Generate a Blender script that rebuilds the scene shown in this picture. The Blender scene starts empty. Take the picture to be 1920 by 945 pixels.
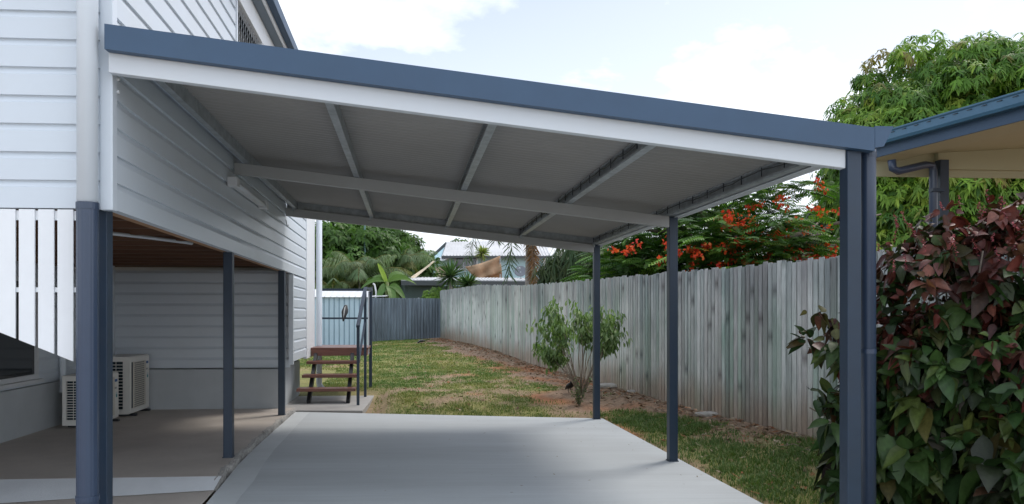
import bpy, math, random
import numpy as np
from mathutils import Vector

random.seed(7)
RNG = np.random.default_rng(11)
R = math.radians
PI = math.pi
scene = bpy.context.scene
COL = scene.collection

# ------------------------------------------------------------------ camera model (used to turn measured sizes into metres)
EYE = 1.33
YAW = R(4.0)
SN, CS = math.sin(YAW), math.cos(YAW)
FPX, CX, CY = 1400.0, 863.0, 590.0


def at(px, d):
    """ground position of a measured bearing at depth d"""
    r = (px - CX) / FPX * d
    return (r * CS + d * SN, d * CS - r * SN)


def zat(py, d):
    return EYE + (CY - py) / FPX * d


def P(px, py, d):
    x, y = at(px, d)
    return Vector((x, y, zat(py, d)))


# ------------------------------------------------------------------ numpy noise
def _hash(ix, iy, s):
    n = (ix * 374761393 + iy * 668265263 + s * 1442695041) & 0x7fffffff
    n = ((n ^ (n >> 13)) * 1274126177) & 0x7fffffff
    return ((n ^ (n >> 16)) & 0xffff) / 65535.0


def vnoise(x, y, s=0):
    x = np.asarray(x, float); y = np.asarray(y, float)
    ix = np.floor(x).astype(np.int64); iy = np.floor(y).astype(np.int64)
    fx = x - ix; fy = y - iy
    fx = fx * fx * (3 - 2 * fx); fy = fy * fy * (3 - 2 * fy)
    a = _hash(ix, iy, s); b = _hash(ix + 1, iy, s); c = _hash(ix, iy + 1, s); d = _hash(ix + 1, iy + 1, s)
    return (a * (1 - fx) + b * fx) * (1 - fy) + (c * (1 - fx) + d * fx) * fy


def fbm(x, y, s=0, o=4):
    t = 0; a = .5; n = 0
    for i in range(o):
        t = t + a * vnoise(np.asarray(x) * 2 ** i, np.asarray(y) * 2 ** i, s + i * 17); n += a; a *= .5
    return t / n


def sstep(a, b, x):
    t = np.clip((np.asarray(x, float) - a) / (b - a), 0, 1)
    return t * t * (3 - 2 * t)


# ------------------------------------------------------------------ objects
def tag(o, label=None, cat=None, group=None, kind=None):
    if label: o['label'] = label
    if cat: o['category'] = cat
    if group: o['group'] = group
    if kind: o['kind'] = kind
    return o


def thing(name, loc, label, cat, group=None):
    o = bpy.data.objects.new(name, None)
    o.empty_display_size = .2
    o.location = loc
    COL.objects.link(o)
    return tag(o, label, cat, group)


def origin(o):
    v = Vector((0, 0, 0))
    while o is not None:
        v += Vector(o.location); o = o.parent
    return v


def link_mesh(name, V, F, mat, parent=None, smooth=False, col=None, base=None):
    V = np.asarray(V, float).reshape(-1, 3)
    off = origin(parent) if parent is not None else Vector(base or (0, 0, 0))
    me = bpy.data.meshes.new(name)
    me.from_pydata((V - np.array(off)).tolist(), [], F)
    if smooth:
        me.polygons.foreach_set('use_smooth', [True] * len(me.polygons))
    if col is not None:
        a = me.color_attributes.new('col', 'FLOAT_COLOR', 'POINT')
        c = np.ones((len(V), 4)); c[:, :3] = np.asarray(col)[:, :3]
        a.data.foreach_set('color', c.ravel())
    me.materials.append(mat)
    me.update()
    o = bpy.data.objects.new(name, me)
    COL.objects.link(o)
    if parent is not None: o.parent = parent
    elif base is not None: o.location = base
    return o


class MB:
    def __init__(s): s.v = []; s.f = []; s.c = []

    def add(s, V, F, col=None):
        n = len(s.v)
        s.v += [tuple(p) for p in V]
        s.f += [tuple(i + n for i in f) for f in F]
        if col is not None: s.c += [tuple(col)] * len(V)
        return s

    def box(s, x0, x1, y0, y1, z0, z1, col=None):
        V = [(x0, y0, z0), (x1, y0, z0), (x1, y1, z0), (x0, y1, z0), (x0, y0, z1), (x1, y0, z1), (x1, y1, z1), (x0, y1, z1)]
        return s.add(V, BOXF, col)

    def hexa(s, V, col=None):
        return s.add(V, BOXF, col)

    def bar(s, a, b, w, h, up=(0, 0, 1), col=None):
        a = Vector(a); b = Vector(b); d = (b - a).normalized(); u = Vector(up)
        if abs(d.dot(u)) > .95: u = Vector((0, 1, 0))
        x = d.cross(u).normalized() * w / 2; y = x.cross(d).normalized() * h / 2
        V = [a - x - y, a + x - y, a + x + y, a - x + y, b - x - y, b + x - y, b + x + y, b - x + y]
        return s.add(V, [(3, 2, 1, 0), (4, 5, 6, 7), (0, 1, 5, 4), (1, 2, 6, 5), (2, 3, 7, 6), (3, 0, 4, 7)], col)

    def tube(s, pts, rad, n=10, cap=True, col=None):
        pts = [Vector(p) for p in pts]
        if not isinstance(rad, (list, tuple)): rad = [rad] * len(pts)
        V = []; F = []
        ref = None
        for i, p in enumerate(pts):
            t = (pts[min(i + 1, len(pts) - 1)] - pts[max(i - 1, 0)]).normalized()
            if ref is None:
                ref = t.orthogonal().normalized()
            ref = (ref - t * ref.dot(t)).normalized(); q = t.cross(ref)
            for k in range(n):
                a = 2 * PI * k / n
                V.append(p + (ref * math.cos(a) + q * math.sin(a)) * rad[i])
        for i in range(len(pts) - 1):
            for k in range(n):
                k2 = (k + 1) % n
                F.append((i * n + k, i * n + k2, (i + 1) * n + k2, (i + 1) * n + k))
        if cap:
            F.append(tuple(range(n - 1, -1, -1))); F.append(tuple((len(pts) - 1) * n + k for k in range(n)))
        return s.add(V, F, col)

    def prism(s, prof, A, B, col=None):
        """prof: list of points as functions (A-side, B-side) -> closed polygon extruded between two rings"""
        n = len(prof)
        V = [Vector(A(p)) for p in prof] + [Vector(B(p)) for p in prof]
        F = [(k, (k + 1) % n, n + (k + 1) % n, n + k) for k in range(n)]
        F += [tuple(range(n - 1, -1, -1)), tuple(range(n, 2 * n))]
        return s.add(V, F, col)

    def build(s, name, mat, parent=None, smooth=False, base=None, bevel=0):
        o = link_mesh(name, s.v, s.f, mat, parent, smooth, s.c if s.c and len(s.c) == len(s.v) else None, base)
        if bevel:
            m = o.modifiers.new('bevel', 'BEVEL'); m.width = bevel; m.segments = 2; m.limit_method = 'ANGLE'
        return o


BOXF = [(3, 2, 1, 0), (4, 5, 6, 7), (0, 1, 5, 4), (1, 2, 6, 5), (2, 3, 7, 6), (3, 0, 4, 7)]


# ------------------------------------------------------------------ materials
def nodes(name):
    m = bpy.data.materials.new(name); m.use_nodes = True
    nt = m.node_tree
    return m, nt, nt.nodes, nt.links, nt.nodes['Principled BSDF']


def mat(name, col, rough=.5, metal=0., var=.0, scale=3., bump=0., bscale=60., dirt=None, dirt_amt=0., dscale=1.2, spec=.5, stretch=(1, 1, 1), coat=0):
    m, nt, N, L, b = nodes(name)
    b.inputs['Roughness'].default_value = rough
    b.inputs['Metallic'].default_value = metal
    b.inputs['Specular IOR Level'].default_value = spec
    if coat:
        b.inputs['Coat Weight'].default_value = coat; b.inputs['Coat Roughness'].default_value = .12
    tc = N.new('ShaderNodeTexCoord'); mp = N.new('ShaderNodeMapping'); mp.inputs['Scale'].default_value = stretch
    L.new(tc.outputs['Object'], mp.inputs['Vector'])
    c = None
    n1 = N.new('ShaderNodeTexNoise'); n1.inputs['Scale'].default_value = scale; n1.inputs['Detail'].default_value = 7; n1.inputs['Roughness'].default_value = .65
    L.new(mp.outputs[0], n1.inputs['Vector'])
    mr = N.new('ShaderNodeMapRange'); mr.inputs['From Min'].default_value = .3; mr.inputs['From Max'].default_value = .7
    mr.inputs['To Min'].default_value = 1 - var; mr.inputs['To Max'].default_value = 1 + var
    L.new(n1.outputs['Fac'], mr.inputs['Value'])
    mul = N.new('ShaderNodeVectorMath'); mul.operation = 'MULTIPLY'
    mul.inputs[0].default_value = col
    L.new(mr.outputs[0], mul.inputs[1])
    out = mul.outputs[0]
    if dirt:
        n2 = N.new('ShaderNodeTexNoise'); n2.inputs['Scale'].default_value = dscale; n2.inputs['Detail'].default_value = 9; n2.inputs['Roughness'].default_value = .7
        L.new(mp.outputs[0], n2.inputs['Vector'])
        m2 = N.new('ShaderNodeMapRange'); m2.inputs['From Min'].default_value = .48; m2.inputs['From Max'].default_value = .72
        m2.inputs['To Max'].default_value = dirt_amt
        L.new(n2.outputs['Fac'], m2.inputs['Value'])
        mx = N.new('ShaderNodeMix'); mx.data_type = 'RGBA'
        L.new(m2.outputs[0], mx.inputs['Factor']); L.new(out, mx.inputs['A']); mx.inputs['B'].default_value = (*dirt, 1)
        out = mx.outputs['Result']
        mrr = N.new('ShaderNodeMapRange'); mrr.inputs['To Min'].default_value = rough; mrr.inputs['To Max'].default_value = min(1, rough + .25)
        L.new(n2.outputs['Fac'], mrr.inputs['Value']); L.new(mrr.outputs[0], b.inputs['Roughness'])
    L.new(out, b.inputs['Base Color'])
    if bump:
        n3 = N.new('ShaderNodeTexNoise'); n3.inputs['Scale'].default_value = bscale; n3.inputs['Detail'].default_value = 5
        L.new(mp.outputs[0], n3.inputs['Vector'])
        bp = N.new('ShaderNodeBump'); bp.inputs['Strength'].default_value = bump; bp.inputs['Distance'].default_value = .01
        L.new(n3.outputs['Fac'], bp.inputs['Height']); L.new(bp.outputs[0], b.inputs['Normal'])
    return m


def attr_mat(name, rough=.6, trans=.0, spec=.4, var=.15, scale=20., bump=0., stretch=(1, 1, 1), sheen=0):
    """colour from the per-leaf / per-board attribute 'col', fine noise on top"""
    m, nt, N, L, b = nodes(name)
    b.inputs['Roughness'].default_value = rough; b.inputs['Specular IOR Level'].default_value = spec
    a = N.new('ShaderNodeAttribute'); a.attribute_name = 'col'
    tc = N.new('ShaderNodeTexCoord'); mp = N.new('ShaderNodeMapping'); mp.inputs['Scale'].default_value = stretch
    L.new(tc.outputs['Object'], mp.inputs['Vector'])
    n1 = N.new('ShaderNodeTexNoise'); n1.inputs['Scale'].default_value = scale; n1.inputs['Detail'].default_value = 6; n1.inputs['Roughness'].default_value = .7
    L.new(mp.outputs[0], n1.inputs['Vector'])
    mr = N.new('ShaderNodeMapRange'); mr.inputs['From Min'].default_value = .3; mr.inputs['From Max'].default_value = .7
    mr.inputs['To Min'].default_value = 1 - var; mr.inputs['To Max'].default_value = 1 + var
    L.new(n1.outputs['Fac'], mr.inputs['Value'])
    mul = N.new('ShaderNodeVectorMath'); mul.operation = 'MULTIPLY'
    L.new(a.outputs['Color'], mul.inputs[0]); L.new(mr.outputs[0], mul.inputs[1])
    L.new(mul.outputs[0], b.inputs['Base Color'])
    if bump:
        bp = N.new('ShaderNodeBump'); bp.inputs['Strength'].default_value = bump; bp.inputs['Distance'].default_value = .01
        L.new(n1.outputs['Fac'], bp.inputs['Height']); L.new(bp.outputs[0], b.inputs['Normal'])
    if trans:
        t = N.new('ShaderNodeBsdfTranslucent'); mix = N.new('ShaderNodeMixShader'); mix.inputs[0].default_value = trans
        br = N.new('ShaderNodeVectorMath'); br.operation = 'MULTIPLY'; br.inputs[1].default_value = (1.2, 1.5, .6)
        L.new(mul.outputs[0], br.inputs[0]); L.new(br.outputs[0], t.inputs['Color'])
        out = N['Material Output']
        L.new(b.outputs[0], mix.inputs[1]); L.new(t.outputs[0], mix.inputs[2]); L.new(mix.outputs[0], out.inputs['Surface'])
    return m


M = {}
M['wall'] = mat('white_gloss_weatherboard', (.60, .655, .71), .25, var=.03, scale=1.5, bump=.04, bscale=14, dirt=(.52, .54, .55), dirt_amt=.35, dscale=1.5)
M['trim'] = mat('white_trim_paint', (.64, .69, .74), .35, var=.03, scale=2)
M['batten'] = mat('white_batten_paint', (.78, .80, .82), .45, var=.03, scale=4, bump=.05)
M['steel_white'] = mat('off_white_steel', (.60, .635, .67), .38, var=.03, scale=2, dirt=(.55, .55, .55), dirt_amt=.3, dscale=2)
M['steel_shaded'] = mat('shaded_white_beam', (.40, .405, .40), .4, var=.04, scale=2, dirt=(.33, .33, .32), dirt_amt=.4, dscale=2)  # darker copy of the beam white, with the roof's shade put into the colour
M['blue'] = mat('deep_blue_steel', (.036, .076, .138), .38, var=.08, scale=3, dirt=(.046, .090, .152), dirt_amt=.5, dscale=2.5)
M['blue_gutter'] = mat('sea_blue_gutter_paint', (.045, .13, .215), .35, var=.08, scale=4)
M['navy'] = mat('navy_post_paint', (.014, .030, .055), .34, var=.1, scale=6, dirt=(.032, .042, .058), dirt_amt=.35, dscale=4)
M['pipe_blue'] = mat('blue_pipe_paint', (.032, .050, .088), .30, var=.06, scale=5)
M['galv'] = mat('galvanised_steel', (.40, .43, .45), .42, .55, var=.22, scale=14, dirt=(.25, .27, .28), dirt_amt=.4, dscale=5)
M['soffit_sheet'] = mat('roof_sheet_underside', (.27, .26, .245), .34, var=.07, scale=1.2, dirt=(.225, .218, .205), dirt_amt=.3, dscale=1.)
M['drive'] = mat('new_concrete', (.465, .50, .52), .7, var=.10, scale=.9, bump=.25, bscale=90, dirt=(.39, .415, .43), dirt_amt=.6, dscale=.55, stretch=(.35, 1.6, 1))
M['drive_edge'] = mat('pale_concrete_edge', (.53, .565, .58), .75, var=.07, scale=2.2, bump=.25, bscale=110)
M['slab'] = mat('old_brown_concrete', (.48, .435, .39), .62, var=.12, scale=1.3, bump=.2, bscale=80, dirt=(.35, .31, .275), dirt_amt=.6, dscale=.8)
M['ramp'] = mat('lit_ramp_concrete', (.72, .75, .77), .75, var=.08, scale=2, bump=.3, bscale=70)  # lighter concrete, with the light on its slope put into the colour
M['landing'] = mat('landing_concrete', (.36, .35, .335), .75, var=.08, scale=2, bump=.25, bscale=70, dirt=(.26, .24, .22), dirt_amt=.5)
M['lip'] = mat('rough_aggregate', (.36, .35, .33), .9, var=.35, scale=45, bump=.9, bscale=70)
M['plinth'] = mat('rendered_block', (.46, .49, .51), .75, var=.06, scale=2, bump=.15, bscale=50, dirt=(.38, .40, .41), dirt_amt=.4)
M['joist'] = mat('brown_hardwood', (.115, .055, .030), .7, var=.3, scale=5, bump=.3, bscale=30, stretch=(.3, 3, 3))
M['bearer'] = mat('pine_bearer', (.36, .20, .105), .7, var=.25, scale=4, bump=.3, stretch=(4, .25, 3))
M['tread'] = mat('red_brown_decking', (.155, .058, .038), .38, var=.3, scale=5, bump=.2, bscale=25, stretch=(.4, 4, 4))
M['black'] = mat('black_steel', (.018, .02, .024), .45, var=.1)
M['glass'] = mat('dark_window_glass', (.012, .016, .02), .06, spec=.7)
M['alu'] = mat('white_aluminium', (.62, .64, .66), .4, var=.02)
M['ac'] = mat('cream_plastic', (.74, .725, .68), .45, var=.03, scale=6)
M['ac_dark'] = mat('dark_coil', (.015, .03, .04), .5, .3, var=.3, scale=30)
M['ac_grille'] = mat('beige_wire', (.66, .63, .56), .5)
M['logo_blue'] = mat('blue_print', (.03, .12, .32), .5)
M['logo_grey'] = mat('grey_print', (.16, .16, .17), .5)
M['logo_green'] = mat('teal_sticker', (.05, .25, .24), .5)
M['sticker'] = mat('pale_sticker', (.55, .62, .62), .5)
M['shed'] = mat('pale_blue_shed_steel', (.45, .58, .68), .45, var=.06, scale=2)
M['zinc'] = mat('bright_zincalume', (.66, .68, .70), .4, .15, var=.08, scale=3)
M['fence_metal'] = mat('weathered_galvanised', (.135, .165, .195), .6, .1, var=.5, scale=2.2, dirt=(.26, .34, .42), dirt_amt=.5, dscale=1.6, stretch=(4, 4, .35))
M['fence'] = attr_mat('weathered_paling', .85, var=.28, scale=9, bump=.5, stretch=(6, 6, .5))
M['rail'] = mat('fence_rail_timber', (.22, .21, .19), .85, var=.25, scale=6)
M['bark'] = mat('grey_bark', (.14, .115, .09), .9, var=.35, scale=8, bump=.8, bscale=20)
M['bark_pale'] = mat('pale_twig_bark', (.27, .22, .17), .85, var=.3, scale=12, bump=.4)
M['palm_trunk'] = mat('ringed_palm_trunk', (.25, .23, .205), .85, var=.3, scale=6, bump=.6, stretch=(1, 1, 6))
M['leaf'] = attr_mat('leaf', .5, .3, .28, var=.12, scale=6)
M['leaf_glossy'] = attr_mat('broad_leaf', .43, .15, .33, var=.3, scale=38, bump=.25)
M['grass'] = attr_mat('grass_blade', .6, .25, .25, var=.1)
M['litter'] = attr_mat('dry_leaf', .85, .05, .2, var=.2)
M['flower'] = attr_mat('petal', .55, .25, .3, var=.1)
M['cloth'] = mat('tan_shade_cloth', (.40, .265, .165), .9, var=.15, scale=3, bump=.5, bscale=6)
M['ply'] = mat('brown_plywood', (.30, .17, .08), .8, var=.2, scale=3)
M['house_blue'] = mat('pale_blue_house_paint', (.40, .60, .66), .55, var=.05, scale=1)
M['house_cream'] = mat('cream_house_paint', (.60, .50, .36), .6, var=.05, scale=1)
M['roof_pale'] = mat('pale_grey_roof_steel', (.52, .53, .54), .5, .1, var=.08, scale=1, dirt=(.42, .42, .42), dirt_amt=.4)
M['roof_dark'] = mat('dark_roof_trim', (.055, .065, .07), .5)
M['shed_green'] = mat('dark_green_shed_wall', (.055, .085, .080), .6, var=.08)
M['stone'] = mat('grey_stone', (.36, .34, .31), .9, var=.25, scale=9, bump=.8, bscale=25)
M['cream_soffit'] = mat('cream_ceiling_paint', (.43, .43, .29), .6, var=.04, scale=1)
M['plank'] = mat('raw_pine_board', (.58, .50, .37), .7, var=.12, scale=5)
M['pole_green'] = mat('green_pole_paint', (.12, .22, .20), .6)
M['dish'] = mat('grey_dish', (.14, .15, .17), .5, .2)
M['interior'] = mat('dark_interior', (.02, .025, .035), .8)
M['lamp'] = mat('white_lamp_plastic', (.66, .67, .68), .35, var=.02)


def concrete_tweak():
    """broom lines and fine cracks on the driveway"""
    m = M['drive']; nt = m.node_tree; N = nt.nodes; L = nt.links; b = N['Principled BSDF']
    tc = N.new('ShaderNodeTexCoord')
    mp = N.new('ShaderNodeMapping'); mp.inputs['Scale'].default_value = (.6, 55, 1); L.new(tc.outputs['Object'], mp.inputs['Vector'])
    n = N.new('ShaderNodeTexNoise'); n.inputs['Scale'].default_value = 1.; n.inputs['Detail'].default_value = 4; L.new(mp.outputs[0], n.inputs['Vector'])
    src = b.inputs['Base Color'].links[0].from_socket
    mr = N.new('ShaderNodeMapRange'); mr.inputs['From Min'].default_value = .25; mr.inputs['From Max'].default_value = .75
    mr.inputs['To Min'].default_value = .93; mr.inputs['To Max'].default_value = 1.07; L.new(n.outputs['Fac'], mr.inputs['Value'])
    mu = N.new('ShaderNodeVectorMath'); mu.operation = 'MULTIPLY'; L.new(src, mu.inputs[0]); L.new(mr.outputs[0], mu.inputs[1])
    L.new(mu.outputs[0], b.inputs['Base Color'])


concrete_tweak()

# ================================================================== GROUND
FX0, FY0, FDX, FDY = 4.06, 7.18, -2.79, 21.82


def fence_x(y): return FX0 + (np.asarray(y, float) - FY0) * FDX / FDY


def fence_base(y): return np.interp(y, [0, 7.18, 9.1, 13, 17, 18.5, 22, 29, 40], [.08, .095, .105, .155, .22, .30, .41, .46, .5])


def fence_top(y): return np.interp(y, [0, 7.18, 9.1, 12.9, 17.1, 22.1, 29], [1.87, 1.894, 1.906, 1.956, 2.01, 2.21, 2.26])


def ground_z(x, y):
    x = np.asarray(x, float); y = np.asarray(y, float)
    gx = sstep(2.45, 4.0, x)
    near = -.035 + .13 * gx
    far = fence_base(y) * (.78 + .22 * sstep(-1.5, 3.0, x)) - .01
    t = sstep(9.3, 11.2, y)
    z = near * (1 - t) + far * t
    z = z + (fbm(x * .9, y * .9, 3) - .5) * .05 * sstep(9.8, 12, y) + (fbm(x * 6, y * 6, 9) - .5) * .02
    z = np.where((x < 2.5) & (y < 9.7), -.06, z)
    z = np.where((x < -.3) & (y < 13.2), np.minimum(z, -.02 + .2 * sstep(10.5, 13.5, y)), z)
    return z


def dirt_mask(x, y):
    x = np.asarray(x, float); y = np.asarray(y, float)
    df = fence_x(y) - x
    n = fbm(x * 1.3, y * .9, 21)
    n2 = fbm(x * 3.1, y * 2.4, 41)
    wid = np.where(y > 10, 1.15, .42)
    m = sstep(.35, -.25, (df - wid) / .9 - (n - .5) * 2.2)
    patches = sstep(.56, .70, n * .65 + n2 * .35) * .85
    edge = sstep(.22, .05, x - 2.5 + (n2 - .5) * .3) * (y < 9.7)
    edge2 = sstep(.5, .1, np.abs(x + .5) + (n2 - .5) * .3) * sstep(14, 10, y)
    return np.clip(np.maximum(np.maximum(m, patches), np.maximum(edge * .8, edge2 * .8)), 0, 1)


xs = np.concatenate([[-500, -150, -60, -25, -12], np.arange(-6, 5.4, .11), [6, 8, 12, 18, 30, 60, 150, 500]])
ys = np.concatenate([[-200, -60, -20, -8, -3], np.arange(2, 30.5, .12), [32, 36, 42, 50, 65, 100, 200, 600]])
gxx, gyy = np.meshgrid(xs, ys)
gz = ground_z(gxx, gyy)
V = np.stack([gxx, gyy, gz], -1).reshape(-1, 3)
nx, ny = len(xs), len(ys)
F = [(j * nx + i, j * nx + i + 1, (j + 1) * nx + i + 1, (j + 1) * nx + i) for j in range(ny - 1) for i in range(nx - 1)]
dm = dirt_mask(V[:, 0], V[:, 1])[:, None]
nn = fbm(V[:, 0] * 1.1, V[:, 1] * 1.1, 77)[:, None]
n5 = fbm(V[:, 0] * 5, V[:, 1] * 5, 5)[:, None]
grass_c = np.array([.10, .125, .040]) * (1 - nn) * 1.1 + np.array([.20, .175, .072]) * nn * 1.1
red = sstep(.60, .72, fbm(V[:, 0] * .7 + 9, V[:, 1] * .7, 99))[:, None]
dirt_c = np.array([.215, .150, .105]) * (1 - red) + np.array([.27, .125, .065]) * red
gc = (grass_c * (1 - dm) + dirt_c * dm) * (.95 + .6 * n5)
M['ground'] = attr_mat('lawn_soil', .95, 0, .15, var=.35, scale=22, bump=.9)
g = link_mesh('ground', V, F, M['ground'], smooth=True, col=gc)
tag(g, 'patchy back yard lawn soil running to the fences', 'ground', kind='structure')

# driveway (slightly cross-fallen sheet)
def drive_z(x, y): return .045 * (2.49 - x) / 3.95 - (.012 * max(0, (8 - y)) / 4 if x < 0 else 0)

xl = lambda y: float(np.interp(y, [-8, 4.9, 5.3, 5.65, 6.02, 6.8, 7.7, 9.7, 10.05], [-1.36, -1.36, -1.385, -1.40, -1.425, -1.47, -1.475, -1.485, -1.475]))
b = MB()
YS = [-8, 0, 4, 5, 5.4, 5.8, 6.3, 7, 7.7, 8.4, 9.05]
def row(y, last=False):
    out = []
    for k in range(9):
        t = k / 8
        x0 = xl(y); x = x0 + (2.49 - x0) * t
        yy = y if not last else 10.0 + (9.42 - 10.0) * t
        out.append((x, yy, drive_z(x, yy)))
    return out
rows = [row(y) for y in YS] + [row(9.6, True)]
Vd = [p for r_ in rows for p in r_]
Fd = [(j * 9 + i, j * 9 + i + 1, (j + 1) * 9 + i + 1, (j + 1) * 9 + i) for j in range(len(rows) - 1) for i in range(8)]
nb = len(Vd)
ring = [j * 9 + 8 for j in range(len(rows))] + [(len(rows) - 1) * 9 + i for i in range(7, -1, -1)]
Vd += [(Vd[i][0], Vd[i][1], -.12) for i in ring]
Fd += [(ring[k], nb + k, nb + k + 1, ring[k + 1]) for k in range(len(ring) - 1)]
d_ = link_mesh('driveway', Vd, Fd, M['drive'])
tag(d_, 'pale grey concrete driveway under the carport', 'driveway', kind='structure')
# paler trowelled edge strip along the old slab
b = MB()
Yl = [5.0, 5.4, 5.9, 6.5, 7.2, 8, 8.8, 9.6, 9.93]
ins = [.2, .2, .22, .21, .2, .2, .19, .19, .19]
Ve = []
for y, w in zip(Yl, ins):
    x0 = xl(y) + .002
    Ve += [(x0, y, drive_z(x0, y) + .004), (x0 + w, y, drive_z(x0 + w, y) + .004)]
b.add(Ve, [(2 * i, 2 * i + 1, 2 * i + 3, 2 * i + 2) for i in range(len(Yl) - 1)])
tag(b.build('driveway_edge_strip', M['drive_edge']), 'paler trowelled strip along the driveway joint', 'driveway', kind='structure')

# old slab under the house, with its rough front lip
SZ = .088
def slab_edge(y): return xl(y) - .035 + .012 * math.sin(y * 9) + .008 * math.sin(y * 23 + 1)
b = MB()
ye = np.linspace(5.86, 10.1, 60)
top = [(-4.1, 5.86, SZ)] + [(slab_edge(y), y, SZ) for y in ye] + [(-4.1, 10.1, SZ)]
b.add(top + [(p[0], p[1], -.1) for p in top], [tuple(range(len(top)))] + [(i, len(top) + i, len(top) + (i + 1) % len(top), (i + 1) % len(top)) for i in range(len(top))])
tag(b.build('patio_slab', M['slab']), 'brownish old concrete slab under the raised house', 'slab', kind='structure')
b = MB()
Vl = []
rr = random.Random(5)
ye2 = np.linspace(5.60, 10.02, 150)
for y in ye2:
    e = slab_edge(y) if y > 5.86 else xl(y) - .035
    zz = SZ if y > 5.86 else SZ - .05 * (5.86 - y) / .26
    j = rr.uniform(-.008, .008)
    Vl += [(e - .02 + j, y, zz + .004), (e + .018 + j, y, zz - .004 + rr.uniform(-.006, .006)), (e + .030 + rr.uniform(-.005, .005), y, drive_z(-1.4, y) - .03)]
b.add(Vl, [f for i in range(len(ye2) - 1) for f in ((3 * i, 3 * i + 1, 3 * i + 4, 3 * i + 3), (3 * i + 1, 3 * i + 2, 3 * i + 5, 3 * i + 4))])
tag(b.build('slab_edge', M['lip']), 'rough broken edge of the old slab', 'slab', kind='structure')
b = MB()
b.add([(-4.1, 5.857, SZ), (-1.43, 5.857, SZ), (-1.42, 5.58, .045), (-4.1, 5.24, -.004)], [(0, 3, 2, 1)])
b.add([(-4.1, 5.857, -.1), (-1.43, 5.857, -.1)], [])
tag(b.build('concrete_ramp', M['ramp']), 'pale sloped concrete fillet in front of slab', 'ramp', kind='structure')
b = MB()
b.add([(-9, -8, -.006), (-1.44, -8, -.006), (-1.40, 4.8, .02), (-1.418, 5.60, .040), (-4.1, 5.26, -.010), (-9, 5.26, -.010)], [(0, 1, 2, 3, 4, 5)])
tag(b.build('front_path', M['slab']), 'low brownish concrete path in front of the house', 'path', kind='structure')
# stair landing pad
b = MB()
b.add([(-1.72, 10.06, .06), (-.60, 9.96, .06), (-.52, 12.05, .06), (-1.72, 12.1, .06), (-1.72, 10.06, -.1), (-.60, 9.96, -.1), (-.52, 12.05, -.1), (-1.72, 12.1, -.1)],
      [(0, 1, 2, 3), (0, 4, 5, 1), (1, 5, 6, 2), (2, 6, 7, 3)])
tag(b.build('landing_path', M['landing'], bevel=.008), 'concrete pad below the timber stairs', 'path', kind='structure')

# ------------------------------------------------------------------ grass blades, litter
def blades(n, x0, x1, y0, y1, h0, h1, wid, seed):
    rg = np.random.default_rng(seed)
    x = rg.uniform(x0, x1, n); y = rg.uniform(y0, y1, n)
    df = fence_x(y) - x
    ok = (df > .06) & ~((x < 2.53) & (y < 9.45 + (2.49 - x) * .147 + .02)) & ~((x < -.5) & (y < 12.12))
    dmk = dirt_mask(x, y)
    ok &= rg.uniform(0, 1, n) > dmk * 1.02
    clump = fbm(x * 4, y * 4, 61)
    ok &= rg.uniform(.2, .75, n) < clump + .12
    x, y, clump = x[ok], y[ok], clump[ok]
    n = len(x)
    z = ground_z(x, y)
    a = rg.uniform(0, 2 * PI, n); h = rg.uniform(h0, h1, n) * (.5 + clump); lean = rg.uniform(.3, 1.3, n) * h
    w = wid * rg.uniform(.7, 1.3, n)
    dx, dy = np.cos(a), np.sin(a)
    p = np.stack([x, y, z - .004], 1)
    sd = np.stack([-dy, dx, 0 * dx], 1) * w[:, None]
    m = p + np.stack([dx * lean * .4, dy * lean * .4, h * .65], 1)
    t = p + np.stack([dx * lean, dy * lean, h], 1)
    Vb = np.stack([p - sd, p + sd, m + sd * .8, m - sd * .8, t], 1).reshape(-1, 3)
    k = (np.arange(n) * 5)[:, None]
    Fb = np.concatenate([k + np.array([0, 1, 2, 3])], 0).tolist() + (k + np.array([3, 2, 4])).tolist()
    nn = fbm(x * 1.1, y * 1.1, 77)
    dry = np.clip((nn - .38) * 1.8 + rg.uniform(-.35, .35, n), 0, 1) * sstep(9, 11, y) + rg.uniform(0, .35, n) * (1 - sstep(9, 11, y))
    gcol = np.where((y < 9.6)[:, None], np.array([.045, .105, .026]), np.array([.072, .13, .032]))
    c = gcol * (1 - dry[:, None]) + np.array([.225, .20, .075]) * dry[:, None]
    c = c * rg.uniform(1.0, 1.5, n)[:, None]
    return Vb, Fb, np.repeat(c, 5, 0)


def merge(parts):
    Vs = []; Fs = []; Cs = []; o = 0
    for v, f, c in parts:
        Vs.append(v); Fs += [tuple(i + o for i in q) for q in f]; Cs.append(c); o += len(v)
    return np.concatenate(Vs), Fs, np.concatenate(Cs)


V, F, C = merge([blades(46000, 2.45, 4.2, 5, 10.5, .02, .06, .0035, 1),
                 blades(100000, -1.5, 3.9, 9.4, 16, .015, .042, .004, 2),
                 blades(70000, -3, 3.4, 16, 29, .018, .05, .007, 3)])
tag(link_mesh('grass', V, F, M['grass'], col=C), 'short patchy grass of the back yard', 'grass', kind='stuff')


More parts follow.
